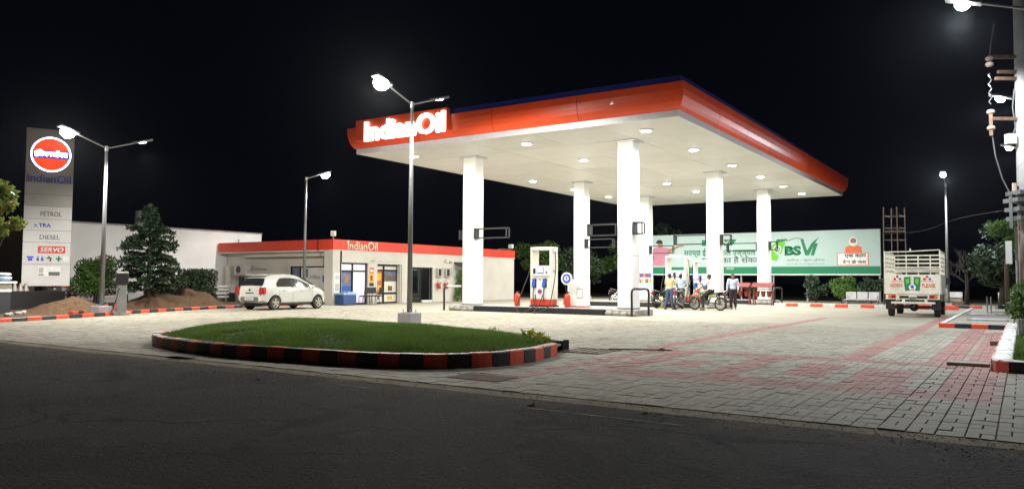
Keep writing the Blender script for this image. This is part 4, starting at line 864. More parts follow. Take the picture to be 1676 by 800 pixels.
# ------------------------------------------------------------------ totem sign
Pq, Qq = Vector((-35.81, 15.96, 0)), Vector((-35.08, 17.62, 0)); xd = (Qq-Pq).normalized(); nn = Vector((xd.y, -xd.x, 0))
TM = fr(Pq, xd, nn); TW = (Qq-Pq).length
tt = thing('totem_sign', 'tall grey totem sign with a round lit red emblem and fuel names', 'sign', Pq)
zr = lambda py: .94+(640-py)*.01187
m_ = MB('tdark').rect(0, TW, .94, 7.8, TM, -.30); m_.build('case', tt, world=True, bevel=.02)
for x in (.3, TW-.5): MB('black').rect(x, x+.2, 0, .94, TM, -.2).build('leg', tt, world=True)
MB('tdark').rect(.012, TW-.012, zr(262)+.006, 7.78, TM, .03).build('head_panel', tt, world=True)
rows = [262, 305, 348, 395, 437, 480, 560, 640]; shade = ['tgrey', 'tgrey', 'tlight', 'tlight', 'tlight', 'tlight', 'tlight']
panels = []
for i in range(7): panels.append(MB(shade[i]).rect(.01, TW-.01, zr(rows[i+1])+.008, zr(rows[i])-.008, TM, .035).build('price_panel', tt, world=True))
cz = 6.68; cx = TW/2+.03
em = MB('litblue').disc((cx, cz), .785, TM, .06, 40).build('emblem', tt, world=True)
MB('ltxt').disc((cx, cz), .765, TM, .02, 40, .06).build('white_ring', em, world=True); MB('litred').disc((cx, cz), .70, TM, .02, 40, .08).build('red_disc', em, world=True)
hw = .70; MB('litblue').rect(cx-hw, cx+hw, cz-.18, cz+.16, TM, .02, .10).build('blue_bar', em, world=True)
text('lit_letters', 'इंिडयनऑयल', 'ltxt', TM @ Matrix.Translation((cx, cz+.02, .12)), 1.28, .33, em, True, .02, .028)
T2 = lambda x, py: TM @ Matrix.Translation((x, zr(py), .035))
text('sign_letters', 'IndianOil', 'txtblue', TM @ Matrix.Translation((cx-.02, zr(250)+.05, .04)), 1.62, .33, tt, True, .03, .012)
text('panel_letters', 'PETROL', 'txtgrey', T2(1.02, 376), .80, .20, panels[2], True, .004, .01)
text('panel_letters', 'TRA', 'txtblue', T2(.80, 418), .46, .17, panels[3], True, .004, .03); text('panel_letters', 'X', 'txtblue', T2(.46, 420), .18, .15, panels[3], True, .004, .0)
text('panel_letters', 'DIESEL', 'txtgrey', T2(1.0, 461), .76, .19, panels[4], True, .004, .006)
b_ = MB('firered').rect(.57, 1.60, zr(520), zr(494), TM, .004, .035).build('red_field', panels[5], world=True)
text('panel_letters', 'SERVO', 'printwhite', TM @ Matrix.Translation((1.085, zr(507), .039)), .9, .21, b_, True, .004, .03, .25)
def icon(x, kind):
    z = zr(540); p = panels[5]; rc = lambda m, a, b, c, d, z0=.035: MB(m).rect(x+a, x+b, z+c, z+d, TM, .004, z0).build('icon', p, world=True)
    if kind == 'phone': rc('txtblue', -.13, .13, .03, .10); rc('txtblue', -.08, .08, -.10, .02)
    elif kind == 'people':
        for q in (-.08, .08): MB('txtblue').disc((x+q, z+.06), .035, TM, .004, 14, .035).build('icon', p, world=True); rc('txtblue', q-.05, q+.05, -.1, .02)
    elif kind == 'tap': rc('txtblack', -.12, .08, 0, .05); rc('txtblack', .0, .06, -.12, -.005); rc('txtblack', -.05, .0, .055, .12)
    elif kind == 'cross': rc('greenbb', -.035, .035, -.11, .11); rc('greenbb', -.11, -.037, -.035, .035); rc('greenbb', .037, .11, -.035, .035)
    else: rc('printwhite', -.11, .11, -.11, .11)
for x, k in ((.30, 'phone'), (.66, 'people'), (1.02, 'tap'), (1.36, 'cross'), (1.64, 'page')): icon(x, k)
b_ = MB('printwhite').rect(.6, 1.45, zr(604), zr(568), TM, .004, .035).build('photo_print', panels[6], world=True); MB('txtgrey').rect(1.0, 1.42, zr(602), zr(588), TM, .004, .039).build('photo_patch', b_, world=True); MB('tdark').rect(.62, .82, zr(602), zr(596), TM, .004, .039).build('photo_patch', b_, world=True); MB('tgrey').rect(.63, .80, zr(592), zr(572), TM, .004, .039).build('photo_patch', b_, world=True)

# ------------------------------------------------------------------ billboard
bb = thing('billboard', 'long pale billboard with green base band and slogan behind the canopy', 'billboard', (-15.7, 53.5, 0))
BX0, BX1, BZ0, BZ1, BY = -24.0, -7.5, 1.73, 4.68, 53.5
MB('steel').bx(BX0, BX1, BY+.004, BY+.14, BZ0, BZ1).build('frame', bb, world=True)
MB('paleblue').bx(BX0+.03, BX1-.03, BY-.01, BY+.003, BZ0+.59, BZ1-.03).build('sheet', bb, world=True)
MB('greenbb').bx(BX0+.03, BX1-.03, BY-.01, BY+.003, BZ0+.10, BZ0+.588).build('green_band', bb, world=True)
MB('printwhite').bx(BX0+.03, BX1-.03, BY-.01, BY+.003, BZ0+.03, BZ0+.098).build('white_strip', bb, world=True)
for x in np.arange(BX0+1, BX1, 2.2): MB('steel').bx(x-.05, x+.05, BY+.15, BY+.25, 0, BZ1-.1).build('post', bb, world=True)
MB('galv').beam((-9.5, BY+.1, BZ0), (-8.7, BY-1.0, .1), .07, .07).build('brace', bb, world=True)
B_ = SOUTH((0, BY-.01, -.091)) @ Matrix.Scale(1.07, 4); pr = lambda nm, m, pts, z=.002: MB(m).poly(pts, B_, .004, z).build(nm, bb, world=True)
def ob(cx, cy, rx, ry, a0=0, a1=360, n=18): return [(cx+rx*math.cos(R(a0+(a1-a0)*i/n)), cy+ry*math.sin(R(a0+(a1-a0)*i/n))) for i in range(n)]
# woman in pink pointing right
pr('print_figure', 'printpink', [(-21.9, 2.35), (-20.6, 2.35), (-20.45, 3.0), (-20.0, 3.25), (-20.2, 3.52), (-20.6, 3.62), (-21.0, 3.66), (-21.5, 3.5), (-21.85, 3.0)])
pr('print_arm', 'printskin', [(-20.3, 3.22), (-19.5, 3.60), (-19.15, 3.66), (-19.15, 3.74), (-19.5, 3.72), (-20.3, 3.45)], .007)
pr('print_face', 'printskin', ob(-20.85, 3.80, .19, .24), .007); pr('print_hair', 'hair', ob(-20.92, 3.92, .24, .22, -10, 200), .012)
pr('print_braid', 'hair', [(-21.75, 3.4), (-21.45, 3.3), (-21.35, 2.9), (-21.45, 2.5), (-21.7, 2.4), (-21.6, 2.9)], .012)
BT = lambda x, z: B_ @ Matrix.Translation((x, z, 0))
text('print_letters', 'स्वच्छ ईंधन, सफल उज्ज्वल', 'greenbb', BT(-16.75, 3.18), 4.8, .62, bb, True, .003, .014)
text('print_letters', 'भारत का है संकल्प', 'txtgrey', BT(-15.75, 2.68), 4.3, .58, bb, True, .003, .014)
g_ = MB('greenbb').poly([(-17.9, 3.66), (-15.85, 3.66), (-15.55, 4.05), (-17.9, 4.05)], B_, .004, .002).build('print_tag', bb, world=True)
text('print_letters', 'BSVI', 'printwhite', BT(-16.5, 3.86) @ Matrix.Translation((0, 0, .006)), 1.1, .2, g_, True, .003, .01)
text('print_letters', 'स्वच्छ', 'printwhite', BT(-16.0, 2.12), .5, .14, bb, True, .003)
# nozzle leaf, BSVI logo
pr('print_nozzle', 'greenlt', [(-13.35, 3.2), (-12.75, 3.05), (-12.45, 3.75), (-12.7, 3.95), (-13.1, 3.75), (-13.4, 3.5)]); pr('print_nozzle', 'greenbb', [(-13.1, 3.75), (-12.4, 3.88), (-12.35, 4.0), (-13.0, 3.98)], .007)
pr('print_ring', 'printwhite', ob(-12.98, 3.36, .24, .24), .008); pr('print_ring', 'greenbb', ob(-12.98, 3.36, .18, .18), .014); pr('print_ring', 'printwhite', ob(-12.96, 3.38, .10, .10), .02)
pr('print_leaf', 'greenlt', ob(-13.35, 2.85, .45, .34)); pr('print_leaf', 'printwhite', ob(-13.35, 2.7, .32, .2, 180, 340), .008)
MB('txtgrey').tube([B_ @ Vector((x, z, .01)) for x, z in smooth_loop([(-12.4, 3.85), (-11.9, 4.02), (-11.6, 4.0), (-11.3, 3.85)], 5, False)], .018, 5).build('print_hose', bb, world=True)
text('print_letters', 'BS', 'greenbb', BT(-12.02, 3.25), 1.0, .60, bb, True, .003, .06)
pr('print_letters', 'greenbb', [(-11.55, 3.92), (-11.42, 4.0), (-11.16, 3.25), (-10.9, 3.7), (-10.45, 4.06), (-10.72, 3.65), (-11.06, 2.94), (-11.28, 2.94)], .006)
pr('print_letters', 'greenbb', [(-10.96, 2.94), (-10.76, 2.94), (-10.52, 3.68), (-10.74, 3.68)], .006)
text('print_letters', 'क्लीनर • कूलर (ईंधन)', 'txtgrey', BT(-11.28, 2.65), 2.25, .2, bb, True, .003); text('print_letters', 'देश के लिए एक नई शुरुआत का समय', 'txtgrey', BT(-11.28, 2.41), 2.25, .10, bb, True, .003)
# slogan box with a bust above it
bxm = MB('printorange').rect(-9.44, -7.66, 2.30, 3.06, B_, .004, .002).build('print_box', bb, world=True); MB('printwhite').rect(-9.39, -7.71, 2.34, 3.02, B_, .004, .006).build('print_box_field', bxm, world=True)
text('print_letters', 'एक काम', 'txtblack', BT(-8.4, 2.86) @ Matrix.Translation((0, 0, .010)), 1.2, .26, bxm, True, .003, .02); text('print_letters', 'देश के नाम', 'txtblack', BT(-8.45, 2.52) @ Matrix.Translation((0, 0, .010)), 1.3, .26, bxm, True, .003, .02)
pr('print_bust', 'printorange', [(-8.98, 3.07), (-8.02, 3.07), (-8.05, 3.40), (-8.28, 3.50), (-8.72, 3.50), (-8.95, 3.40)]); pr('print_hair', 'printwhite', ob(-8.5, 3.75, .22, .29), .005); pr('print_face', 'printskin', ob(-8.5, 3.77, .17, .19), .010); pr('print_beard', 'printwhite', ob(-8.5, 3.66, .16, .14, 180, 360), .016)
for x in (-8.57, -8.43): pr('print_eye', 'txtblack', ob(x, 3.79, .035, .02), .016)

# ------------------------------------------------------------------ bench, fire bucket stands, scaffold
t = thing('steel_bench', 'three seat perforated steel bench under the billboard', 'bench', (-6.95, 42.95, 0)); 
for k in range(3):
    x = -.54+k*.54; MB('paleblue' if 0 else 'trim').bx(x-.25, x+.25, .26, .29, .42, .80).build('backrest', t, bevel=.02); MB('trim').bx(x-.25, x+.25, -.22, .24, .40, .43).build('seat', t, bevel=.01)
MB('galv').beam((-.85, 0, .37), (.85, 0, .37), .06, .05).build('seat_rail', t)
for x in (-.72, .72): MB('galv').tube([(x, -.28, 0), (x, 0, .34), (x, .26, .62)], .022, 6).build('leg', t); MB('galv').tube([(x, .3, 0), (x, 0, .34)], .022, 6).build('leg', t)
for k, x in enumerate((-13.3, -12.05)):
    t = thing('bucket_stand', ['red fire bucket stand right behind the man in the lilac shirt', 'red fire bucket stand partly behind the back right column'][k], 'bucket stand', (x, 43.4, 0), 0, 'red fire bucket stands')
    MB('bucketred').poly([(-.3, .98), (.3, .98), (.3, 1.02), (0, 1.24), (-.3, 1.02)], Matrix(((0, 0, 1, -.56), (1, 0, 0, 0), (0, 1, 0, 0), (0, 0, 0, 1))), 1.12).build('roof', t)
    for sx in (-.5, .5): MB('bucketred').beam((sx, -.2, 0), (sx, 0, .98), .05, .05).build('leg', t); MB('bucketred').beam((sx, .2, 0), (sx, 0, .96), .045, .045).build('leg', t)
    MB('bucketred').beam((-.5, 0, .90), (.5, 0, .90), .04, .04).build('bar', t)
    for q in range(3): MB('bucketred').lathe([(.10, .46), (.145, .78), (.135, .78), (.09, .48)], (-.32+q*.32, 0, 0), 12).use('black').tube([(-.45+q*.32, 0, .77), (-.32+q*.32, 0, .90), (-.19+q*.32, 0, .77)], .01, 4).build('bucket', t)
M['scaff'] = mat('scaffold_steel', (.12, .085, .07), .65, .3, var=.3, scale=10)
t = thing('scaffold_tower', 'rusty scaffold tower rising behind the pickup', 'scaffold', (-5.6, 44.0, 0))
for dx, dy in ((0, 0), (.25, .9), (.62, 0), (.87, .9)):
    MB('scaff').tube([(-.45+dx*1.15, dy, 0), (-.40+dx, dy, 5.2)], .03, 6).build('standard', t)
for z in np.arange(.4, 5.1, .62):
    for a, b in (((-.45, 0), (.27, 0)), ((-.16, .9), (.55, .9)), ((-.45, 0), (-.16, .9)), ((.27, 0), (.55, .9))):
        MB('scaff').beam((a[0]+.05*z/5, a[1], z), (b[0]-.05*z/5, b[1], z), .03, .03).build('ledger', t)
MB('scaff').bx(-.4, .5, .02, .88, 3.92, 3.97).build('platform', t)

# ------------------------------------------------------------------ hatchback
def catm(tab, x):
    xs = [p[0] for p in tab]; ys = [p[1] for p in tab]; return float(np.interp(x, xs, ys))
def make_car():
    t = thing('parked_car', 'white dusty hatchback parked before the shop, seen from behind', 'car', (-27.03, 22.72, 0), R(2.5))
    TOP = [(-1.89, .52), (-1.875, .72), (-1.85, .90), (-1.80, 1.00), (-1.71, 1.14), (-1.56, 1.36), (-1.42, 1.435), (-1.1, 1.495), (-.55, 1.53), (-.15, 1.515), (.15, 1.465), (.45, 1.35), (.75, 1.20), (1.0, 1.06), (1.15, 1.0), (1.4, .93), (1.65, .84), (1.8, .72), (1.86, .6), (1.89, .46)]
    WD = [(-1.89, .62), (-1.85, .73), (-1.7, .80), (-1.3, .83), (0, .835), (1.1, .83), (1.5, .79), (1.75, .70), (1.89, .50)]
    BOT = [(-1.89, .36), (-1.7, .26), (-1.0, .22), (1.3, .22), (1.75, .25), (1.89, .34)]
    def sec(y):
        zt, w, zb = catm(TOP, y), catm(WD, y), catm(BOT, y); belt = min(.93, zb+(zt-zb)*.80); gl = max(0, zt-belt)
        wr = w-.03-.44*max(0, gl-.10)
        return [(0, zb), (w*.8, zb), (w*.97, zb+(belt-zb)*.15), (w, zb+(belt-zb)*.5), (w*.99, belt-.10*(belt-zb)), (w*.965, belt), (wr, zt-.11*min(1, gl/.3)-.02), (wr-.09, zt-.022), (wr*.5, zt-.003), (0, zt)]
    ys = np.unique(np.r_[np.linspace(-1.89, -1.4, 12), np.linspace(-1.4, 1.2, 22), np.linspace(1.2, 1.89, 12)]); vs = []; fs = []
    for y in ys:
        s = sec(y); vs += [(x, y, z) for x, z in s]+[(-x, y, z) for x, z in s[-2:0:-1]]
    n = 18
    for i in range(len(ys)-1): fs += [(i*n+j, i*n+(j+1) % n, (i+1)*n+(j+1) % n, (i+1)*n+j) for j in range(n)]
    fs += [tuple(range(n-1, -1, -1)), tuple((len(ys)-1)*n+j for j in range(n))]
    mb = MB('cartwhite').add(vs, fs); tmp = mb.build('tmp')
    bm = bmesh.new(); bm.from_mesh(tmp.data); bmesh.ops.recalc_face_normals(bm, faces=bm.faces); bm.to_mesh(tmp.data); bm.free()
    cut = MB('dark')
    for y in (-1.22, 1.23):
        for sx in (-1, 1): cut.cyl((sx*.45, y, .30), (sx*1.1, y, .30), .345, n=28)
    cu = cut.build('tmpc'); bm = bmesh.new(); bm.from_mesh(cu.data); bmesh.ops.recalc_face_normals(bm, faces=bm.faces); bm.to_mesh(cu.data); bm.free()
    bo = tmp.modifiers.new('b', 'BOOLEAN'); bo.operation = 'DIFFERENCE'; bo.object = cu; bo.solver = 'EXACT'
    me = baked(tmp); bpy.data.objects.remove(tmp); bpy.data.objects.remove(cu); me.name = 'body'
    body = bpy.data.objects.new('body', me); C.objects.link(body); body.parent = t
    me.polygons.foreach_set('use_smooth', [True]*len(me.polygons)); es = body.modifiers.new('edge', 'EDGE_SPLIT'); es.split_angle = R(38)
    def sp(y, tt, off=.008, sx=1):    # point on the side glass between belt (tt=0) and roof rail (tt=1)
        s = sec(y); a, b = s[5], s[6]; return (sx*(a[0]+(b[0]-a[0])*tt+off), y, a[1]+(b[1]-a[1])*tt)
    def sideglass(y0, y1, lo0, name, m='carglass', hi=.93, sx=1):
        k = 8; V = []; Fc = []
        for i in range(k+1):
            y = y0+(y1-y0)*i/k; f = lo0(i/k) if callable(lo0) else lo0; h = hi(i/k) if callable(hi) else hi
            V += [sp(y, f, sx=sx), sp(y, h, sx=sx)]
        for i in range(k): q = (2*i, 2*i+2, 2*i+3, 2*i+1); Fc.append(q if sx > 0 else q[::-1])
        return MB(m).add(V, Fc).build(name, t)
    for sx in (1, -1):
        w = sideglass(-1.12, -.30, lambda u: .10+.0*u, 'side_window', hi=lambda u: min(.90, .42+1.6*u), sx=sx); sideglass(-.22, .92, .10, 'side_window', hi=lambda u: .90 if u < .55 else .90-.3*(u-.55), sx=sx)
        MB('black').tube([sp(-.26, f, .010, sx) for f in (.05, .5, .93)], .03, 5).build('door_pillar', t)
        MB('cartwhite').ell((sx*.93, .80, .98), (.09, .06, .065), 10, 6).build('wing_mirror', t, smooth=True)
        for y in (-.82, .16): MB('galv').bx(min(sx*.832, sx*.862), max(sx*.832, sx*.862), y, y+.17, .80, .83).build('door_handle', t, bevel=.008)
        for y in (-.27, .86, -1.02): MB('txtgrey').tube([(sx*.838, y, .32), (sx*.840, y, .6), (sx*.830, y+.01, .84)], .004, 4).build('door_gap', t)
        MB('tail').poly([(-.10, .0), (.06, .0), (.075, .15), (.05, .30), (-.05, .31), (-.10, .16)], fr((sx*.70, -1.872, .66), (1, 0, 0), (0, -1, -.05)), .045).build('tail_lamp', t, bevel=.01)
        MB('tail').bx(min(sx*.66, sx*.805), max(sx*.66, sx*.805), -1.845, -1.70, .67, .95).build('tail_lamp', t, bevel=.02)
        MB('chrome').poly([(0, 0), (.3, .03), (.28, .16), (.02, .10)], fr((sx*.55, 1.83, .62), (sx*.3, -1, 0), (sx, .35, .2)), .04).build('headlight', t)
    # rear glass on the sloping hatch, dark lip, windscreen
    def topp(y, u, off=.012): s = sec(y); return (u*(s[6][0]-.03), y-off*.8, catm(TOP, y)+off*.4-.02*abs(u))
    def pane(ya, yb, ua, ub, name, m='carglass', k=6):
        V = []; Fc = []
        for i in range(k+1):
            y = ya+(yb-ya)*i/k; hw_ = ua+(ub-ua)*i/k
            V += [topp(y, hw_*(j/4-1)) if False else topp(y, hw_*(j/2-1)) for j in range(5)]
        for i in range(k): Fc += [(i*5+j, i*5+j+1, i*5+6+j, i*5+5+j) for j in range(4)]
        return MB(m).add(V, Fc).build(name, t)
    pane(-1.785, -1.575, .96, .90, 'rear_window')
    V = []; k = 6
    for i in range(k+1):
        y = .38+(1.0-.38)*i/k; V += [(u*(sec(y)[6][0]-.02), y+.01, catm(TOP, y)+.012-.02*abs(u)) for u in (-1, -.5, 0, .5, 1)]
    MB('carglass').add(V, [(i*5+j, i*5+j+1, i*5+6+j, i*5+5+j) for i in range(k) for j in range(4)]).build('windscreen', t)
    MB('cartwhite').bx(-.52, .52, -1.66, -1.42, 1.455, 1.49).build('spoiler', t, bevel=.012)
    MB('txtgrey').poly([(-.50, 0), (.50, 0), (.56, .10), (.50, .19), (-.50, .19), (-.56, .10)], SOUTH((0, -1.888, .36)), .012).build('bumper_recess', t)
    p = MB('kerbwhite').bx(-.26, .26, -1.915, -1.902, .42, .53).build('number_plate', t); text('plate_letters', 'HR 26 4172', 'txtblack', SOUTH((0, -1.915, .475)), .42, .06, p, False, .002)
    MB('chrome').disc((0, 0), .05, SOUTH((0, -1.868, .84)), .02, 16).build('badge', t); MB('chrome').bx(-.25, .25, -1.885, -1.868, .70, .73).build('hatch_handle', t)
    MB('black').tube([(-.05, -1.80, 1.06), (.2, -1.755, 1.15)], .012, 5).build('wiper', t); MB('black').bx(-.74, .74, -1.80, 1.75, .19, .23).build('underbody', t)
    for y in (-1.22, 1.23):
        for sx in (-1, 1):
            w = MB('rubber').lathe([(.19, -.09), (.285, -.09), (.30, -.06), (.30, .06), (.285, .09), (.19, .09)], (sx*.735, y, .30), 26, 'x').build('tyre', t, smooth=False)
            o_ = sx*.735+sx*.085; r_ = MB('wheel').lathe([(.195, 0), (.195, .012*sx), (.17, .002*sx)], (o_, y, .30), 22, 'x').build('rim', w)
            for a in range(5):
                c, s_ = math.cos(R(90+72*a)), math.sin(R(90+72*a)); MB('wheel').beam((o_+sx*.014, y+c*.03, .30+s_*.03), (o_+sx*.014, y+c*.18, .30+s_*.18), .075, .016, (sx, 0, 0)).build('spoke', w)
            MB('wheel').cyl((o_-sx*.01, y, .30), (o_+sx*.03, y, .30), .04, n=10).build('hub', w); MB('black').cyl((o_-sx*.03, y, .30), (o_+sx*.003, y, .30), .17, n=18).build('brake', w)
    return t
make_car()

# ------------------------------------------------------------------ pickup truck
def make_truck():
    t = thing('pickup_truck', 'cream pickup truck with a caged cargo bed seen from the rear', 'pickup truck', (-3.52, 33.2, 0), R(1.5)); w = .93
    Fq = SOUTH((0, -.62, 0))
    tg = MB('truckw').bx(-w, w, -.62, -.57, .86, 1.60).build('tailgate', t, bevel=.01)
    for s in (-1, 1): MB('truckw').bx(s*w-.03, s*w+.03, -.565, 2.25, .86, 1.60).build('side_panel', t, bevel=.01)
    MB('truckw').bx(-w+.03, w-.03, -.565, 2.25, .86, .92).build('bed_floor', t); MB('truckw').bx(-w+.03, w-.03, 2.2, 2.25, .92, 1.60).build('front_panel', t)
    m_ = MB('truckw'); zc = (1.75, 1.92, 2.08, 2.24, 2.40)
    for s in (-1, 1):
        for y in np.arange(-.55, 2.26, .56): MB('truckw').beam((s*w, y, 1.60), (s*w, y, 2.46), .05, .05).build('cage_post', t)
        for z in zc[:4]: MB('truckw').bx(s*w-.018, s*w+.018, -.55, 2.22, z-.032, z+.032).build('cage_slat', t)
        MB('truckw').bx(s*w-.03, s*w+.03, -.58, 2.25, 2.43, 2.49).build('cage_rail', t)
    for x in np.linspace(-w+.06, w-.06, 5): MB('truckw').beam((x, 2.22, 1.60), (x, 2.22, 2.40), .05, .05).build('cage_post', t)
    for z in zc[:4]: MB('truckw').bx(-w+.05, w-.05, 2.205, 2.245, z-.035, z+.035).build('cage_slat', t)
    MB('truckw').bx(-w+.05, w-.05, 2.2, 2.25, 2.37, 2.43).build('cage_rail', t)
    MB('truckw').tube([(-w, -.56, 2.46), (-.1, -.56, 2.47), (w, -.56, 2.52)], .022, 6).build('cage_bar', t); MB('truckw').cyl((-.05, -.56, 2.48), (-.05, -.56, 2.58), .03, n=6).build('cage_hook', t)
    # paint work on the tailgate
    text('paint_letters', 'HORN', 'printorange', Fq @ Matrix.Translation((-.54, 1.19, 0)), .40, .15, tg, False, .002, .03); text('paint_letters', 'PLEASE', 'printorange', Fq @ Matrix.Translation((.54, 1.19, 0)), .44, .15, tg, False, .002, .03)
    for x in (-.5, .5):
        for q, m in ((-.09, 'bikered'), (.09, 'txtblue'), (0, 'bikered')): MB(m).poly(ob(x+q, 1.43+(.09 if q == 0 else 0), .045, .045), Fq, .003, .002).build('paint_mark', tg)
        MB('printorange').rect(x-.22, x+.22, 1.335, 1.36, Fq, .003, .002).build('paint_line', tg)
    for s in (-1, 1):
        MB('greenbb').poly([(s*.03, 1.06), (s*.10, 1.0), (s*.24, .98), (s*.27, 1.2), (s*.28, 1.50), (s*.06, 1.52), (s*.05, 1.3)], Fq, .003, .002).build('paint_leaf', tg)
        MB('greenlt').poly([(s*.09, 1.30), (s*.20, 1.22), (s*.22, 1.42), (s*.12, 1.46)], Fq, .003, .006).build('paint_leaf', tg)
    MB('printwhite').poly(ob(0, 1.12, .12, .11), Fq, .003, .006).build('paint_disc', tg); MB('txtblue').poly(ob(0, 1.14, .06, .06), Fq, .003, .010).build('paint_disc', tg); MB('printorange').rect(-.05, .05, 1.02, 1.06, Fq, .003, .010).build('paint_disc', tg)
    # lamps, bumper, chassis
    ba = MB('truckw').bx(-w+.02, w-.02, -.64, -.58, .66, .84).build('lamp_bar', t, bevel=.01)
    for x0, x1 in ((-.44, -.12), (.14, .5)): MB('black').bx(x0, x1, -.645, -.641, .70, .80).build('slot', ba)
    for s in (-1, 1):
        l = MB('tail').bx(min(s*.56, s*.82), max(s*.56, s*.82), -.665, -.641, .71, .83).build('tail_lamp', t); MB('amber').bx(min(s*.72, s*.81), max(s*.72, s*.81), -.67, -.6655, .72, .82).build('amber_lens', l)
    MB('txtgrey').bx(-.1, .12, -.66, -.646, .68, .76).build('number_plate', t)
    MB('truckw').bx(-.72, .76, -.74, -.68, .50, .58).build('bumper', t, bevel=.015)
    for x in (-.3, .45): MB('truckw').bx(x-.05, x+.05, -.68, -.60, .48, .66).build('bumper_bracket', t)
    for x in (-.4, .4): MB('black').bx(x-.05, x+.05, -.5, 4.0, .52, .66).build('chassis_rail', t)
    MB('black').bx(-.75, .75, -.05, .05, .30, .42).build('axle', t); MB('black').ell((0, 0, .36), (.16, .16, .16), 10, 6).build('differential', t)
    for s in (-1, 1): MB('black').bx(min(s*.62, s*.93), max(s*.62, s*.93), -.50, -.47, .28, .84).build('mud_flap', t)
    def wheel(x, y, s, r=.36):
        ty = MB('rubber').lathe([(.2, -.1), (r-.03, -.1), (r, -.07), (r, .07), (r-.03, .1), (.2, .1)], (x, y, r), 24, 'x').build('tyre', t); MB('wheel').lathe([(.2, .06*s), (.19, .08*s), (.08, .02*s)], (x, y, r), 18, 'x').build('rim', ty); MB('steel').cyl((x, y, r), (x+s*.09, y, r), .06, n=10).build('hub', ty)
    for s in (-1, 1): wheel(s*.78, 0, s); wheel(s*.76, 3.1, s)
    # cab
    cab = MB('truckw'); prof = [(2.36, .55), (4.15, .55), (4.18, .95), (3.55, 1.08), (3.10, 1.80), (2.95, 1.86), (2.40, 1.86), (2.36, 1.8)]
    cab.poly(prof, Matrix(((0, 0, 1, -.86), (1, 0, 0, 0), (0, 1, 0, 0), (0, 0, 0, 1))), 1.72); cab.build('cab', t, bevel=.05)
    MB('carglass').bx(-.6, .6, 2.34, 2.357, 1.2, 1.7).build('rear_window', t)
    for s in (-1, 1):
        MB('carglass').poly([(2.5, 1.2), (3.3, 1.2), (3.02, 1.72), (2.5, 1.74)], Matrix(((0, 0, 1, s*.868-.005), (1, 0, 0, 0), (0, 1, 0, 0), (0, 0, 0, 1))), .01).build('side_window', t)
        MB('black').lathe([(.42, -.02), (.42, .02)], (s*.855, 3.1, .36), 20, 'x').build('wheel_arch', t)
        MB('truckw').ell((s*.95, 2.55, .78), (.09, .30, .30), 12, 8).build('wheel_guard', t, smooth=True) if s > 0 else None
        MB('black').bx(min(s*.9, s*1.08), max(s*.9, s*1.08), 3.25, 3.29, 1.22, 1.5).build('wing_mirror', t)
    return t
make_truck()

